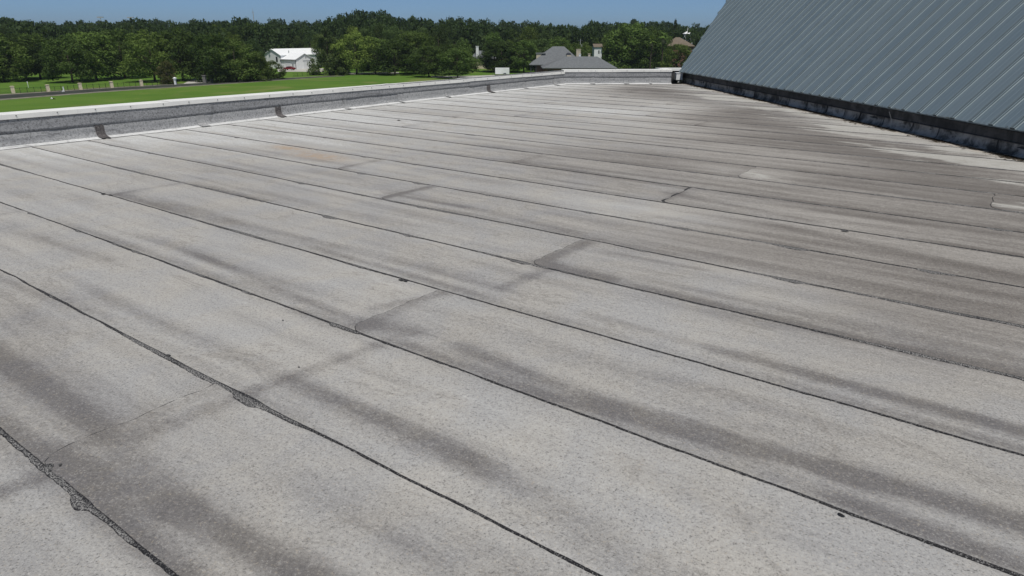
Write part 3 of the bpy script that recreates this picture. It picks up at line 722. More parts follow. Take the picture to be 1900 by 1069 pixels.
# leaf litter lying along the wall foot and in the gutter
def litter(name, n, gen, label, seed):
    r = np.random.default_rng(seed); vs = []; qs = []
    for i in range(n):
        p, s = gen(r); a = r.uniform(0, 6.28); t = r.uniform(-.5, .5)
        ax = np.array([math.cos(a), math.sin(a), .2*t]); ay = np.array([-math.sin(a)*.45, math.cos(a)*.45, .3*t])
        k = len(vs); vs += [p-ax*s-ay*s*.6, p+ax*s-ay*s, p+ax*s+ay*s*.7, p-ax*s+ay*s]; qs.append((k, k+1, k+2, k+3))
    o = link(name, quad_mesh(name, vs, qs, M['litter'])); tag(o, label, 'leaf litter'); o['kind'] = 'stuff'; return o
clump = np.sort(np.random.default_rng(2).uniform(8, 26, 55))
def g_foot(r):
    e = r.choice(clump)+.16*r.standard_normal(); d = abs(r.standard_normal())*.11
    return (WALL_N-.07-d)*N+e*E_+UP*(float(roof_z((WALL_N*N+e*E_)@V))+.010+r.uniform(0, .006)), r.uniform(.008, .034)
litter('leaf_litter', 4200, g_foot, 'brown leaf debris along the foot of the dark curb wall', 21)
def g_gut(r):
    e = r.choice(clump)*1.0+.15*r.standard_normal(); 
    return mp(e, abs(r.standard_normal())*.02-.02, .012+r.uniform(0, .02)), r.uniform(.006, .02)
litter('leaf_litter', 1100, g_gut, 'dark leaf debris lodged along the eave edge of the metal roof', 22)

# ------------------------------------------------------------------ trees
def leaf_cloud(cent, rad, counts, size, r, flat=.8):
    """quads scattered in clumps: cent (n,3) rad (n,)"""
    ci = np.repeat(np.arange(len(cent)), counts); n = len(ci)
    d = r.standard_normal((n, 3)); d /= np.linalg.norm(d, axis=1)[:, None]
    rr = rad[ci]*(r.uniform(.55, 1.08, n))
    p = cent[ci]+d*rr[:, None]*np.array([1, 1, flat])
    nrm = d+.5*r.standard_normal((n, 3)); nrm[:, 2] += .25; nrm /= np.linalg.norm(nrm, axis=1)[:, None]
    a = np.cross(nrm, r.standard_normal((n, 3))); a /= np.linalg.norm(a, axis=1)[:, None]; b = np.cross(nrm, a)
    s = size*r.uniform(.55, 1.25, n)[:, None]; el = r.uniform(.5, .8, n)[:, None]
    vs = np.stack([p-a*s, p-b*s*el, p+a*s, p+b*s*el], 1).reshape(-1, 3)
    return vs, np.arange(4*n).reshape(n, 4)
def crown_shape(kind, seed, quads, size):
    """unit crown: z from 0 (lowest foliage) to 1 (top), radius about 0.5"""
    r = np.random.default_rng(seed)
    if kind == 'round': nc = 46
    elif kind == 'tall': nc = 56
    elif kind == 'conifer': nc = 90
    else: nc = 44
    c = []; rad = []
    for i in range(nc):
        if kind == 'conifer':
            z = r.uniform(.02, .97); w = .46*(1-z)**.8+.03; t = r.uniform(0, 6.28); q = w*r.uniform(.5, 1.0)
            c.append((q*math.cos(t), q*math.sin(t), z)); rad.append(r.uniform(.07, .12)*(1.15-z*.7))
        else:
            t = (i+r.uniform(0, 1))/nc; th = i*2.399+r.uniform(-.5, .5)
            pk = {'round': .36, 'tall': .5, 'shrub': .3}[kind]
            w = (1-((t-pk)/(1.03-pk))**2)**.5 if t > pk else (1-.30*((pk-t)/pk)**2)
            w *= .40*(.78 if kind == 'tall' else 1)*(1+.14*math.sin(3*th+seed)+.10*math.sin(2*th+9*t+seed*2))
            q = w*(r.uniform(.25, 1.0)**.45)
            c.append((q*math.cos(th), q*math.sin(th), .05+.86*t+.02*r.standard_normal())); rad.append(r.uniform(.075, .185)*(1.1-.35*t))
    c = np.array(c); rad = np.array(rad)
    cnt = np.maximum(4, (quads*rad**2/(rad**2).sum()).astype(int))
    vs, q = leaf_cloud(c, rad, cnt, size, r, .75)
    return vs, q
PROTO = {}
def proto(kind, n, quads, size):
    for i in range(n): PROTO[(kind, i)] = crown_shape(kind, 40+i*7+len(kind), quads, size)
proto('round', 5, 9000, .0185); proto('tall', 4, 7500, .017); proto('conifer', 2, 7000, .018); proto('shrub', 3, 5000, .024)
MESHC = {}
def crown_mesh(kind, i, mat):
    if (kind, i, mat) not in MESHC:
        vs, q = PROTO[(kind, i)]; MESHC[(kind, i, mat)] = quad_mesh('crown', vs, q, M[mat])
    return MESHC[(kind, i, mat)]
def trunk_mesh(i, mat='bark'):
    if ('trunk', i) not in MESHC:
        r = np.random.default_rng(i); b = MB()
        b.tube([(0, 0, -.02), (.006, 0, .12), (.01*r.standard_normal(), .01*r.standard_normal(), .34), (.02*r.standard_normal(), 0, .55), (0, 0, .8)], [.030, .022, .018, .013, .004], 8)
        for j in range(6):
            t = j*1.05+r.uniform(0, .6); z = r.uniform(.24, .5); l = r.uniform(.2, .34)
            b.tube([(0, 0, z), (l*.5*math.cos(t), l*.5*math.sin(t), z+l*.35), (l*math.cos(t), l*math.sin(t), z+l*.75)], [.011, .007, .003], 6)
        MESHC[('trunk', i)] = b.mesh('trunk', M[mat], True)
    return MESHC[('trunk', i)]
_tc = [0]
def tree(base, height, width, kind, mat, label, group=None, clear=.16, name='broadleaf_tree', var=None, rot=None):
    i = _tc[0]; _tc[0] += 1
    e = empty(name, base, label, 'shrub' if kind == 'shrub' else 'tree', group)
    nv = {'round': 5, 'tall': 4, 'conifer': 2, 'shrub': 3}[kind]; vi = (i*3+1) % nv if var is None else var
    rr = (i*2.399) % 6.283 if rot is None else rot
    c = bpy.data.objects.new('crown', crown_mesh(kind, vi, mat)); COL.objects.link(c); c.parent = e
    c.location = (0, 0, height*clear); c.scale = (width*1.02, width*1.02, height*(1-clear)); c.rotation_euler = (0, 0, rr)
    t = bpy.data.objects.new('trunk', trunk_mesh(i % 5)); COL.objects.link(t); t.parent = e
    t.scale = (height*.95, height*.95, height*.9); t.rotation_euler = (0, 0, rr)
    return e
def dims(px, py, top, wpx):
    """world base, height and width from a trunk foot, a crown top and a crown width in the photograph"""
    g = on_ground(px, py); dep = (g-np.array([0, 0, CAM_H]))@_f
    lo, hi = 0., 60.
    for _ in range(40):
        mid = (lo+hi)/2; q = g+UP*mid-np.array([0, 0, CAM_H]); y = PH/2+F_PX*(q@_d)/(q@_f)
        lo, hi = (mid, hi) if y > top else (lo, mid)
    return g, lo, wpx*dep/F_PX
FRONT = [ # foot x, foot y, top y, width px, kind, material, clear, label
 (8, 152, 58, 92, 'round', 'leaf_mid', .10, 'broad green tree at the left picture edge behind the pillar fence'),
 (50, 148, 62, 78, 'round', 'leaf_oak', .14, 'dark oak behind the gap between first and second brick pillars'),
 (76, 146, 57, 80, 'round', 'leaf_mid', .14, 'shady oak whose trunk rises above second brick pillar from the left'),
 (135, 153, 66, 84, 'round', 'leaf_oak', .15, 'oak closest to the third brick pillar, standing just behind fence'),
 (180, 149, 55, 90, 'round', 'leaf_mid', .16, 'oak with low shadow between third and fourth brick pillars'),
 (232, 145, 50, 84, 'round', 'leaf_oak', .13, 'oak between fourth and fifth brick pillars, set farther back'),
 (288, 152, 54, 84, 'round', 'leaf_mid', .17, 'oak with clear trunk right of the fifth brick pillar'),
 (312, 156, 112, 40, 'shrub', 'leaf_red', .02, 'reddish flowering shrub beside the white lantern pillar'),
 (340, 150, 50, 80, 'round', 'leaf_mid', .10, 'rounded tree above the grey gate driveway'),
 (372, 149, 62, 60, 'tall', 'leaf_oak', .06, 'slim dark tree just right of the gate driveway'),
 (402, 152, 58, 76, 'round', 'leaf_mid', .03, 'leafy tree behind the two stone gate posts'),
 (440, 151, 72, 84, 'round', 'leaf_oak', .02, 'wide low tree left of the white barn by the road'),
 (478, 150, 98, 66, 'shrub', 'leaf_oak', .0, 'large rounded shrub at the road left of the barn'),
 (508, 146, 112, 50, 'shrub', 'leaf_oak', .0, 'low bush partly covering the barn beside the red car'),
 (612, 139, 50, 78, 'conifer', 'leaf_con', .02, 'tall dark conifer covering the right end of white barn'),
 (627, 139, 104, 46, 'shrub', 'leaf_mid', .0, 'bushy shrub at the foot of the tall conifer'),
 (662, 138, 57, 76, 'round', 'leaf_bright', .12, 'bright yellow green tree right of the tall conifer'),
 (697, 137, 66, 70, 'round', 'leaf_mid', .13, 'green tree between the bright tree and the oak grove'),
 (733, 139, 70, 84, 'round', 'leaf_oak', .15, 'leftmost oak of the grove along the lawn edge'),
 (775, 137, 56, 82, 'round', 'leaf_mid', .16, 'tall oak near the middle of the lawn grove'),
 (796, 143, 82, 66, 'round', 'leaf_oak', .17, 'forked oak in the lawn grove, left of the frontmost oak'),
 (815, 133, 46, 70, 'tall', 'leaf_far', .08, 'dark round topped tree rising behind the lawn grove'),
 (834, 138, 78, 66, 'round', 'leaf_oak', .15, 'oak half hidden behind the frontmost oak of the grove'),
 (849, 145, 87, 80, 'round', 'leaf_oak', .18, 'frontmost oak of the grove with dark shadow on driveway'),
 (930, 134, 74, 78, 'round', 'leaf_oak', .15, 'broad dark oak standing behind the white trailer'),
 (972, 135, 72, 58, 'round', 'leaf_mid', .24, 'oak with a bare trunk left of the brick house'),
 (1080, 128, 78, 44, 'round', 'leaf_oak', .05, 'dark tree right behind the brick house chimney'),
 (1134, 126, 66, 40, 'tall', 'leaf_mid', .03, 'tree right of the brick house in front of white house'),
 (1166, 132, 40, 100, 'round', 'leaf_mid', .02, 'huge dark tree rising behind the far parapet'),
 (1205, 134, 52, 66, 'round', 'leaf_oak', .02, 'dense tree below the palms behind the far parapet'),
 (1254, 138, 79, 66, 'round', 'leaf_oak', .02, 'dark low tree by the corner of the metal roof'),
 (1296, 138, 86, 60, 'round', 'leaf_mid', .02, 'tree half hidden by the edge of the metal roof'),
 (1247, 118, 35, 26, 'conifer', 'leaf_con', .02, 'narrow spire shaped conifer near the metal roof'),
 (1158, 140, 121, 18, 'shrub', 'leaf_bright', .0, 'small light green shrub just above the far coping'),
]
for x, y, top, w, kind, mat, clr, lab in FRONT:
    g, h, ww = dims(x, y, top, w)
    tree(g, h, ww*(1.2 if kind == 'round' else 1.0), kind, mat, lab, clear=clr*.7, name={'shrub': 'shrub', 'conifer': 'conifer_tree'}.get(kind, 'broadleaf_tree'))
# second row: crowns of the wood seen over the front trees
SKY_X = [-260, 0, 45, 90, 130, 150, 190, 215, 300, 345, 365, 400, 480, 515, 545, 560, 590, 640, 655, 690, 730, 760, 830, 855, 900, 985, 1000, 1060, 1082, 1110, 1145, 1190, 1225, 1262, 1320, 1500]
SKY_Y = [30, 30, 33, 38, 31, 37, 41, 38, 39, 34, 36, 38, 38, 33, 41, 36, 40, 38, 30, 23, 23, 28, 37, 33, 37, 40, 44, 44, 36, 41, 37, 41, 44, 46, 44, 44]
def skyline(x): return float(np.interp(x, SKY_X, SKY_Y))
rs = np.random.default_rng(17)
ZONES = [(25, 'behind the first brick pillar'), (95, 'behind the second brick pillar'), (155, 'behind the third brick pillar'), (210, 'behind the fourth brick pillar'), (265, 'behind the fifth brick pillar'),
 (330, 'above the lantern post'), (400, 'behind the stone gate posts'), (470, 'left of the white barn'), (545, 'behind the white barn roof'), (612, 'behind the tall conifer'), (670, 'behind the bright yellow green tree'),
 (740, 'behind the left oaks of the lawn grove'), (800, 'behind the middle oaks of the lawn grove'), (855, 'behind the frontmost grove oak'), (930, 'behind the white trailer'), (1000, 'left of the brick house roof'),
 (1060, 'above the brick house roof'), (1115, 'above the white house front'), (1170, 'behind the huge dark tree'), (1225, 'around the two palms'), (1290, 'beside the metal roof edge')]
def zone(x): return 'woodland tree in the dense row '+min(ZONES, key=lambda z: abs(z[0]-x))[1]
for row, (yb, step, drop) in enumerate(((131, 30, 26), (123, 27, 14))):
    for x in np.arange(-70, 1330, step):
        xx = x+rs.uniform(-9, 9); 
        if row == 0 and (480 < xx < 600 or 880 < xx < 912 or 1085 < xx < 1125 or 1235 < xx < 1300): continue
        if row == 1 and 1240 < xx < 1290: continue
        top = skyline(xx)+drop+rs.uniform(-9, 12)
        g, h, ww = dims(xx, yb+rs.uniform(-2, 2), top, rs.uniform(34, 66))
        tree(g, h, ww, 'tall' if rs.random() < .5 else 'round', ['leaf_mid', 'leaf_far', 'leaf_oak', 'leaf_mid', 'leaf_bright'][int(rs.integers(5))], zone(xx), zone(xx).replace('woodland tree', 'woodland trees'), clear=.04, name='woodland_tree')
# the far wood: one mass
vs_all, qs_all, off = [], [], 0
small = [crown_shape('round', 900+i, 1500, .042) for i in range(3)]+[crown_shape('tall', 930+i, 1500, .04) for i in range(4)]
for row, (D, step, drop) in enumerate(((330, 17, 5), (400, 15, 1.5), (520, 12, 0.), (700, 9, 1.5))):
    for x in np.arange(-200, 1420, step):
        xx = x+rs.uniform(-5, 5); a = math.atan2(xx-PW/2, F_PX*.935)
        dd = D*rs.uniform(.94, 1.06)
        top = skyline(xx)+drop+rs.uniform(-2.0, 8)
        hor = 60.6+(xx-950)*.0035
        dep = dd*math.cos(a)*.935
        zt = CAM_H+(hor-top)/F_PX*dep*1.06
        h = zt-GROUND; w = rs.uniform(11, 16)*(1 if D < 600 else 1.3)
        vs, q = small[int(rs.integers(len(small)))]; t = rs.uniform(0, 6.28); c_, s_ = math.cos(t), math.sin(t)
        p = np.stack([(vs[:, 0]*c_-vs[:, 1]*s_)*w, (vs[:, 0]*s_+vs[:, 1]*c_)*w, vs[:, 2]*h*1.0], 1)+np.array([dd*math.sin(a), dd*math.cos(a), GROUND])
        vs_all.append(p); qs_all.append(q+off); off += len(p)
fw = link('far_wood', quad_mesh('far_wood', np.concatenate(vs_all), np.concatenate(qs_all), M['leaf_far'])); fw['kind'] = 'stuff'
tag(fw, 'dark green wood forming the tree line along the horizon', 'wood')
# palms
def palm(px, py, top, lab, dead):
    g, h, w = dims(px, py, top, 24); e = empty('palm_tree', g, lab, 'palm tree', 'palms behind the far parapet')
    b = MB(); b.tube([g, g+UP*h*.5, g+UP*h*.88], [.28, .22, .18], 8); b.build('trunk', M['bark'], e)
    r = np.random.default_rng(int(px)); k = MB(); dk_ = MB()
    for j in range(26):
        t = j*2.399; el = r.uniform(-.3, 1.2); l = r.uniform(1.6, 2.4); d = np.array([math.cos(t)*math.cos(el), math.sin(t)*math.cos(el), math.sin(el)]); sd_ = np.array([-math.sin(t), math.cos(t), 0])
        o = g+UP*h*.88; pts = [o, o+d*l*.5, o+d*l-UP*.5*l*.5]
        k.add([pts[0], pts[1]+sd_*.45, pts[1]-sd_*.45, pts[2]+sd_*.3, pts[2]-sd_*.3], [(0, 1, 2), (1, 3, 4, 2)])
    for j in range(16):
        t = j*2.399; d = np.array([math.cos(t), math.sin(t), 0]); sd_ = np.array([-math.sin(t), math.cos(t), 0]); o = g+UP*h*.85
        dk_.add([o, o+d*.7-UP*.8+sd_*.3, o+d*.7-UP*.8-sd_*.3, o+d*.6-UP*(2.2 if dead else 1.4)], [(0, 1, 2), (1, 3, 2)])
    k.build('fronds', M['leaf_mid'], e); dk_.build('dead_fronds', M['deadfrond'], e)
palm(1226, 138, 57, 'taller palm with hanging dead fronds near the spire conifer', True)
palm(1205, 138, 67, 'shorter palm left of the taller palm', False)

# ------------------------------------------------------------------ fence, pillars, small roadside things
pill = [(25, 173), (90, 170), (150, 166.5), (208, 163), (263, 160)]
ordn = ['first', 'second', 'third', 'fourth', 'fifth']
pp = [on_ground(*p) for p in pill]
for i, g in enumerate(pp):
    e = empty('fence_pillar', g, ordn[i]+' buff brick fence pillar from the left along the road', 'pillar', 'brick pillars of the road fence')
    ax = (pp[1]-pp[0])/np.linalg.norm(pp[1]-pp[0])
    b = MB(); b.box(g, .72, .72, 1.5, ax); b.build('shaft', M['pillar'], e)
    b = MB(); b.box(g+UP*1.5, .86, .86, .10, ax); b.box(g+UP*1.6, .6, .6, .06, ax); b.build('cap', M['pillar'], e)
fence_pts = [on_ground(-120, 180.5)]+pp+[on_ground(312, 157.2)]
fl = ['left picture edge and first brick pillar', 'first and second brick pillars', 'second and third brick pillars', 'third and fourth brick pillars', 'fourth and fifth brick pillars', 'fifth brick pillar and flowering shrub']
def iron_fence(a, c, lab, n):
    e = empty('iron_fence', a, lab, 'fence', 'black iron fence sections'); d = c-a
    for k in range(1, n):
        b = MB(); b.box(a+d*k/n, .07, .07, 1.25, d/np.linalg.norm(d)); b.build('post', M['iron'], e)
    for z in (.15, 1.1):
        b = MB(); b.tube([a+UP*z, c+UP*z], .018, 4); b.build('rail', M['iron'], e)
    b = MB(); L = np.linalg.norm(d); 
    for s in np.arange(.2, L, .22): b.tube([a+d/L*s+UP*.1, a+d/L*s+UP*1.2], .013, 3)
    o = b.build('pickets', M['iron'], e); o['kind'] = 'stuff'
for i in range(6): iron_fence(fence_pts[i], fence_pts[i+1], 'black iron fence between the '+fl[i], 5)
iron_fence(on_ground(543, 142.5), on_ground(596, 139), 'black iron fence on the grass below the white barn', 6)
e = empty('lantern_pillar', on_ground(326, 157), 'small white lantern on a post beside the flowering shrub', 'lantern')
g = on_ground(326, 157)
b = MB(); b.box(g, .5, .5, 1.2); b.build('post', M['white'], e)
b = MB(); b.box(g+UP*1.2, .62, .62, .5); b.build('lamp_box', M['white'], e)
b = MB(); q = [g+UP*1.7+np.array([x, y, 0]) for x, y in ((-.45, -.45), (.45, -.45), (.45, .45), (-.45, .45))]
b.add(q+[g+UP*2.05], [(0, 1, 4), (1, 2, 4), (2, 3, 4), (3, 0, 4), (3, 2, 1, 0)]); b.build('lamp_roof', M['white'], e)
for x, y, lab in ((380.5, 154.3, 'grey stone gate post nearer the gate driveway'), (394, 153.3, 'grey stone gate post right of its twin by the road')):
    g = on_ground(x, y); e = empty('gate_post', g, lab, 'gate post', 'stone gate posts')
    b = MB(); b.box(g, .85, .85, 2.0); b.build('shaft', M['stone'], e)
    b = MB(); b.box(g+UP*2.0, 1.05, 1.05, .2); b.build('cap', M['stone'], e)
g = on_ground(119, 170.2); e = empty('marker_post', g, 'small white marker post at road edge between second and third pillars', 'marker post')
b = MB(); b.box(g, .24, .14, 1.05); b.build('post', M['white'], e); b = MB(); b.box(g+UP*1.05-np.array([0, 0, .0]), .3, .2, .1); b.build('cap', M['white'], e)
b = MB(); b.box(g-np.array([.22, .1, 0]), .3, .3, .25); b.build('foot', M['white'], e)
g = on_ground(53, 163); e = empty('flag_stake', g, 'thin white stake on the grass behind the fence', 'stake')
b = MB(); b.tube([g, g+UP*1.5], .05, 6); b.build('stake', M['white'], e); b = MB(); b.box(g+UP*1.2, .2, .05, .4); b.build('plate', M['white'], e)
g = on_ground(97, 184.5); e = empty('lawn_debris', g, 'small white and dark object lying on the lawn', 'debris')
b = MB(); b.tube([g+np.array([-.25, 0, .12]), g+np.array([-.1, 0, .3]), g+np.array([.05, 0, .1])], [.14, .2, .12], 7); b.build('white_piece', M['white'], e)
b = MB(); b.tube([g+np.array([.1, 0, .05]), g+np.array([.3, .05, .18]), g+np.array([.7, 0, .05])], [.08, .1, .06], 6); b.build('dark_piece', M['iron'], e)

# ------------------------------------------------------------------ white barn
barn_c = on_ground(549.5, 129)
bt = R_(57); bx = np.array([math.cos(bt), math.sin(bt), 0]); by = np.array([-math.sin(bt), math.cos(bt), 0])
barn = empty('white_barn', barn_c, 'white metal barn with a lower front wing among the trees', 'barn')
def gabled(root, o, ax, ay, L, Wd, eave, ridge, wall, roof, over=.35, along='x'):
    """o: front left corner on the ground; ridge runs along ax (or ay)"""
    if along == 'y': o, ax, ay, L, Wd = o+ax*L, ay, -ax, Wd, L
    c = [o, o+ax*L, o+ax*L+ay*Wd, o+ay*Wd]; b = MB()
    t = [p+UP*eave for p in c]; g0, g1 = o+ay*Wd/2+UP*ridge, o+ax*L+ay*Wd/2+UP*ridge
    b.add(c+t+[g0, g1], [(0, 1, 5, 4), (1, 2, 6, 9, 5), (2, 3, 7, 6), (3, 0, 4, 8, 7)]); b.build('wall', wall, root)
    sl_ = (ridge-eave)/(Wd/2)
    for sgn in (0, 1):
        rb = MB(); e0 = o+ay*(-over if sgn == 0 else Wd+over)+UP*(eave-sl_*over+.05); 
        lo0, lo1 = e0-ax*over, e0+ax*(L+over); hi0, hi1 = g0-ax*over+UP*.05, g1+ax*over+UP*.05
        q = [lo0, lo1, hi1, hi0]; rb.hexa(q, [p+UP*.14 for p in q]); rb.build('roof', roof, root)
gabled(barn, barn_c-bx*.1+by*8.5, bx, by, 22, 10, 5.2, 7.4, M['white'], M['white'])
gabled(barn, barn_c, bx, by, 9.5, 8.5, 3.7, 5.8, M['white'], M['white'], along='y')
def panel_on(name, o, ax, nrm, x0, x1, z0, z1, mat, root, t=.06):
    b = MB(); q = [o+ax*x0, o+ax*x1, o+ax*x1+nrm*t, o+ax*x0+nrm*t]
    b.hexa([p+UP*z0 for p in q], [p+UP*z1 for p in q]); return b.build(name, mat, root)
dm = simple('barn_door_white', (.68, .70, .72), .6, .04, 1)
panel_on('door', barn_c, bx, -by, 4.2, 8.8, .05, 3.0, dm, barn); panel_on('door_track', barn_c, bx, -by, 3.9, 9.2, 3.05, 3.18, M['trim'], barn, .1)
panel_on('loft_vent', barn_c, bx, -by, 5.2, 5.7, 4.1, 4.7, M['metalgrey'], barn)
panel_on('corner_trim', barn_c, bx, -by, -.08, .12, 0, 3.65, M['trim'], barn, .08)
panel_on('garage_door', barn_c, by, -bx, 3.0, 6.0, .05, 2.5, dm, barn); panel_on('side_door', barn_c, by, -bx, 1.2, 2.1, .05, 2.1, M['metalgrey'], barn)
gc = barn_c-bx*.1+by*8.5
panel_on('window', gc, by, -bx, 1.9, 2.9, 2.6, 4.6, M['glass'], barn); panel_on('corner_trim', gc, by, -bx, -.05, .15, 0, 5.2, M['trim'], barn, .08)
panel_on('eave_trim', barn_c, by, -bx, -.3, 8.5, 3.48, 3.66, M['trim'], barn, .4)
b = MB(); b.tube([gc+bx*5.2+by*1.0+UP*5.3, gc+bx*5.2+by*1.0+UP*6.9], .18, 8); b.build('flue', M['metalgrey'], barn)

# red car in front of the barn wing
cg = on_ground(537.5, 130.2); ca = np.array([.97, -.22, 0]); ca /= np.linalg.norm(ca); cb = np.cross(UP, ca)
car = empty('parked_car', cg, 'dark red car parked in front of the white barn', 'car')
def car_p(x, y, z): return cg+ca*x+cb*y+UP*z
prof_ = [(-2.2, .35), (-2.25, .75), (-1.9, .92), (-1.2, .98), (-.6, 1.38), (.5, 1.42), (1.35, 1.05), (2.05, .95), (2.2, .7), (2.2, .35)]
b = MB(); k = len(prof_); hw = [.86 if z < 1 else .70 for x, z in prof_]
b.add([car_p(x, -w, z) for (x, z), w in zip(prof_, hw)]+[car_p(x, w, z) for (x, z), w in zip(prof_, hw)], [tuple(range(k)), tuple(range(2*k-1, k-1, -1))]+[(i, k+i, k+(i+1) % k, (i+1) % k) for i in range(k)]); b.build('body', M['red'], car)
for s in (-1, 1):
    b = MB(); b.add([car_p(-1.05, s*.84, 1.0), car_p(-.55, s*.74, 1.33), car_p(.45, s*.74, 1.36), car_p(1.15, s*.84, 1.04)], [(0, 1, 2, 3)]); b.build('side_window', M['glass'], car)
b = MB(); b.add([car_p(-1.25, -.7, 1.0), car_p(-1.25, .7, 1.0), car_p(-.68, .6, 1.37), car_p(-.68, -.6, 1.37)], [(0, 1, 2, 3)]); b.build('windscreen', M['glass'], car)
for x in (-1.4, 1.35):
    for s in (-1, 1):
        b = MB(); b.tube([car_p(x, s*.68, .33), car_p(x, s*.89, .33)], .33, 14); w = b.build('wheel', M['rubber'], car)
        b = MB(); b.tube([car_p(x, s*.88, .33), car_p(x, s*.905, .33)], .19, 10); b.build('rim', M['chrome'], w)
for s in (-1, 1):
    b = MB(); b.box(car_p(-2.2, s*.6, .62), .12, .35, .16, ca); b.build('headlight', M['chrome'], car)

# ------------------------------------------------------------------ brick house with grey hip roofs
def hip_roof(root, o, ax, ay, L, Wd, eave, ridge, inset, mat, name='roof', over=.0):
    c = [o, o+ax*L, o+ax*L+ay*Wd, o+ay*Wd]; r0, r1 = o+ax*inset[0]+ay*Wd/2+UP*ridge, o+ax*(L-inset[1])+ay*Wd/2+UP*ridge
    b = MB(); lo = [p+UP*(eave-.22) for p in c]; hi = [p+UP*eave for p in c]
    b.add(lo+hi+[r0, r1], [(3, 2, 1, 0), (0, 1, 5, 4), (1, 2, 6, 5), (2, 3, 7, 6), (3, 0, 4, 7), (4, 5, 9, 8), (5, 6, 9), (6, 7, 8, 9), (7, 4, 8)]); return b.build(name, mat, root)
hd = 243.0
def at_depth(px, py, dep):
    d = _r*((px-PW/2)/F_PX)+_d*((py-PH/2)/F_PX)+_f; return np.array([0, 0, CAM_H])+d*dep
mpp = hd/F_PX
house = empty('brick_house', on_ground(1040, 137), 'red brick house with grey shingle hip roofs beyond the far parapet', 'house')
hx = np.array([1., 0, 0]); hy = np.array([0, 1., 0])
def zpx(y, x, dep): return float(at_depth(x, y, dep)[2])-GROUND
xw = lambda x, dep: float(at_depth(x, 110, dep)[0])
yw = float(at_depth(1040, 120, hd)[1])
m0 = np.array([xw(982, hd), yw, GROUND]); mL = xw(1085, hd)-m0[0]
hip_roof(house, m0, hx, hy, mL, 15.5, zpx(120, 1000, hd), zpx(86, 1035, hd+7), (xw(1025, hd+7)-m0[0], mL-(xw(1046, hd+7)-m0[0])), M['shingle'])
b = MB(); b.box(np.array([m0[0]+mL/2+.9, yw+7.9, GROUND]), mL-3.0, 13.8, zpx(120, 1000, hd)-.2); b.build('wall', M['brick'], house)
d2 = hd-14; y2 = float(at_depth(1040, 126, d2)[1]); f0 = np.array([xw(1006, d2), y2, GROUND]); fL = xw(1146, d2)-f0[0]
hip_roof(house, f0, hx, hy, fL, 13.8, zpx(126, 1040, d2), zpx(104.5, 1070, d2+7), (xw(1050, d2+7)-f0[0], fL-(xw(1107, d2+7)-f0[0])), M['shingle'])
b = MB(); b.box(np.array([f0[0]+fL/2+.2, y2+7.0, GROUND]), fL-1.6, 12.4, zpx(126, 1040, d2)-.2); b.build('wall', M['brick'], house)
panel_on('window', np.array([f0[0]+.98, y2+.8, GROUND]), hx, -hy, 1.0, 3.0, .6, 2.2, M['glass'], house); panel_on('window', np.array([m0[0]+2.4, yw+1.0, GROUND]), hx, -hy, 6.2, 7.6, .8, 2.4, M['glass'], house)
for x in (984, 993.5):
    b = MB(); q = np.array([xw(x, hd)+.25, yw+.5, GROUND]); b.box(q, .22, .22, zpx(120, 1000, hd)-.2); b.box(q, .4, .4, .25); b.build('porch_post', M['trim'], house)
def chimney(x0, x1, yt, yb, dep, mat=M['beige'], depth=1.2):
    a = at_depth(x0, yb, dep); c = at_depth(x1, yt, dep); w = c[0]-a[0]; z0 = a[2]-3.5; b = MB()
    b.box(np.array([(a[0]+c[0])/2, a[1], z0]), w, depth, c[2]-z0); b.box(np.array([(a[0]+c[0])/2, a[1], c[2]]), w+.2, depth+.2, .16); return b.build('chimney', mat, house)
chimney(1069, 1077, 92, 104, hd+3); chimney(1074, 1077.5, 101, 106, d2+8, M['white'], .6); chimney(1091, 1095, 100.5, 106, d2+8.5, M['beige'], .8)
dm_ = at_depth(1055, 104, hd-1.5); b = MB(); b.box(dm_-UP*2.2, 1.55, 4, 2.6); b.build('dormer', M['beige'], house)
b = MB(); n = 9; arc = [dm_+UP*.38+np.array([.78*math.cos(t), 0, .75*math.sin(t)]) for t in np.linspace(0, math.pi, n)]
b.add([p+hy*-2.02 for p in arc]+[p+hy*2 for p in arc], [tuple(range(n)), tuple(range(2*n-1, n-1, -1))]+[(i, n+i, n+i+1, i+1) for i in range(n-1)]); b.build('dormer_roof', M['trim'], house)
dl = at_depth(999, 100, hd+4); b = MB(); b.box(dl-UP*2.4, 1.6, 3.5, 2.4); b.build('dormer', M['beige'], house); b = MB(); b.box(dl+hx*.8, 3.6, 3.8, .35); b.build('dormer_roof', M['shingle'], house)
# other buildings
def far_house(name, px, py, w, dep_, eave, ridge, lab, wall, roof, cat='house'):
    g = on_ground(px, py); e = empty(name, g, lab, cat)
    gabled(e, g-np.array([w/2, 0, 0]), hx, hy, w, dep_, eave, ridge, wall, roof); return e, g
e, g = far_house('white_house', 1108, 131, 3.0, 7, 8.8, 9.8, 'tall white house front between trees right of the chimney', M['white'], M['tan'])
for x in (.1,): panel_on('window', g, hx, -hy, x, x+.5, 6.4, 7.6, M['glass'], e)
g = on_ground(893, 128); e = empty('grey_roof_house', g, 'grey roofed house with white chimney between the oaks', 'house')
hip_roof(e, g-hx*5, hx, hy, 11, 9, 4.2, 7.0, (3.5, 4.5), M['shingle']); b = MB(); b.box(g+hy*4.5+hx*.5, 9.6, 7.8, 4.0); b.build('wall', M['beige'], e)
b = MB(); b.box(g-hx*1.6+hy*1.5+UP*4, 1.1, 1, 4.6); b.box(g-hx*1.6+hy*1.5+UP*8.6, 1.3, 1.2, .2); b.build('chimney', M['white'], e); panel_on('window', g+hx*.5+hy*.6, hx, -hy, 1.8, 3.0, 1, 2.6, M['glass'], e)
g = on_ground(1262, 127); e = empty('tan_roof_house', g, 'house with tan hip roof beside the spire conifer', 'house')
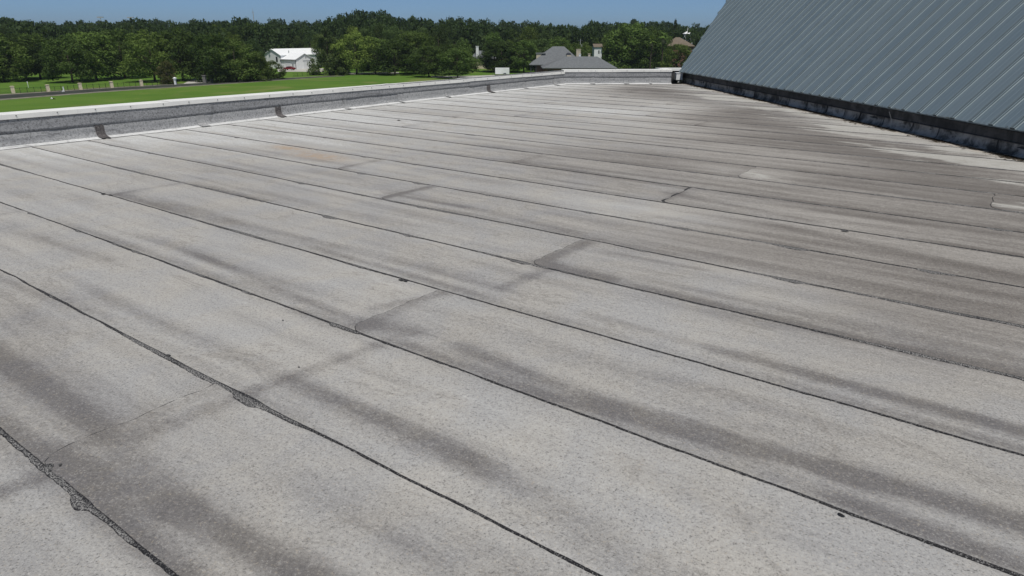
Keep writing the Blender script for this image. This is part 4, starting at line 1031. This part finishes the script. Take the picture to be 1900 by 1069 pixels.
hip_roof(e, g-hx*6.5, hx, hy, 12, 10, 9.0, 12.4, (4.6, 5.6), M['tan']); b = MB(); b.box(g+hy*5, 10.6, 8.8, 8.8); b.build('wall', M['brick'], e)
g = on_ground(1270, 123.5); e = empty('white_cupola_house', g, 'white upper storey with small finial above the tan roof', 'house')
b = MB(); b.box(g, 4.2, 4, 12.0); b.build('wall', M['white'], e); b = MB(); b.box(g+UP*12, 3.0, 3, 1.8); b.build('upper_storey', M['white'], e)
b = MB(); q = [g+UP*13.8+np.array([x, y, 0]) for x, y in ((-1.8, -1.8), (1.8, -1.8), (1.8, 1.8), (-1.8, 1.8))]; b.add(q+[g+UP*15.0], [(0, 1, 4), (1, 2, 4), (2, 3, 4), (3, 0, 4), (3, 2, 1, 0)]); b.build('roof', M['white'], e)
b = MB(); b.tube([g+UP*14.8, g+UP*16.4], [.18, .08], 6); b.build('finial', M['white'], e); panel_on('window', g-hy*2, hx, -hy, .3, 1.2, 9.6, 11.2, M['glass'], e)
# white trailer
g = on_ground(932, 140); e = empty('box_trailer', g, 'white box trailer parked in front of the dark oak', 'trailer')
b = MB(); b.box(g+UP*.5, 4.9, 2.2, 2.0); b.build('body', M['white'], e)
b = MB(); b.box(g+UP*.36, 5.0, 2.0, .14); b.tube([g+hx*-2.5+UP*.43, g+hx*-3.6+UP*.43], .07, 6); b.build('chassis', M['trim'], e)
for x in (.9,):
    for s in (-1.12, 1.12):
        b = MB(); b.tube([g+hx*x+hy*(s-.1)+UP*.36, g+hx*x+hy*(s+.1)+UP*.36], .36, 14); w = b.build('wheel', M['rubber'], e)
        b = MB(); b.tube([g+hx*x+hy*(s-.115)+UP*.36, g+hx*x+hy*(s+.115)+UP*.36], .18, 10); b.build('rim', M['chrome'], w)
b = MB(); b.hexa([g+hx*a_+hy*-1.3+UP*.74 for a_ in (.35, 1.45)]+[g+hx*a_+hy*-1.1+UP*.74 for a_ in (1.45, .35)], [g+hx*a_+hy*-1.3+UP*.84 for a_ in (.5, 1.3)]+[g+hx*a_+hy*-1.1+UP*.84 for a_ in (1.3, .5)]); b.build('mudguard', M['trim'], e)
# power pole, masts
g = on_ground(1075, 130); e = empty('utility_pole', g, 'thin utility pole with pale transformer above the brick house', 'pole')
b = MB(); b.tube([g, g+UP*11.8], [.16, .11], 8); b.build('pole', M['metalgrey'], e)
b = MB(); b.tube([g+np.array([.45, -.1, 8.6]), g+np.array([.45, -.1, 9.7])], .34, 10); b.build('transformer', M['metalgrey'], e); b = MB(); b.box(g+UP*11.1, 2.2, .12, .14); b.build('crossarm', M['trim'], e)
def mast(px, top, dist, lab, name, head):
    d = at_depth(px, top, dist); e = empty(name, (d[0], d[1], GROUND), lab, 'mast'); b = MB(); p = np.array([d[0], d[1], GROUND]); hh = d[2]-GROUND
    b.tube([p, p+UP*hh], [.5, .3], 6); b.build('mast', M['metalgrey'], e)
    b = MB()
    if head: b.box(p+UP*hh, 6.0, 1.2, 1.0)
    else: b.tube([p+UP*hh, p+UP*(hh+3)], .12, 5); b.box(p+UP*(hh-1), 2.2, .3, .3)
    b.build('lamp_bank' if head else 'antenna', M['metalgrey'], e)
mast(469, 21, 700, 'thin radio mast above the trees left of the barn', 'radio_mast', False)
mast(186, 33, 680, 'distant floodlight mast above the trees on the left', 'floodlight_mast', True)
mast(242, 33.5, 690, 'fainter floodlight mast right of the first one', 'floodlight_mast', True)

# ------------------------------------------------------------------ summer haze: one closed box of thin pale air
hb = MB(); hb.box((0, 750, GROUND-1.0), 3100, 2400, 48.0)
hm = bpy.data.materials.new('haze_air'); hm.use_nodes = True; hn = hm.node_tree
for n in list(hn.nodes): hn.nodes.remove(n)
pv = hn.nodes.new('ShaderNodeVolumePrincipled'); pv.inputs['Color'].default_value = (.72, .84, 1.0, 1); pv.inputs['Density'].default_value = .00009
ho = hn.nodes.new('ShaderNodeOutputMaterial'); hn.links.new(pv.outputs[0], ho.inputs['Volume'])
hz = hb.build('haze', hm); hz['kind'] = 'stuff'; tag(hz, 'thin pale summer haze over the distant trees', 'haze')
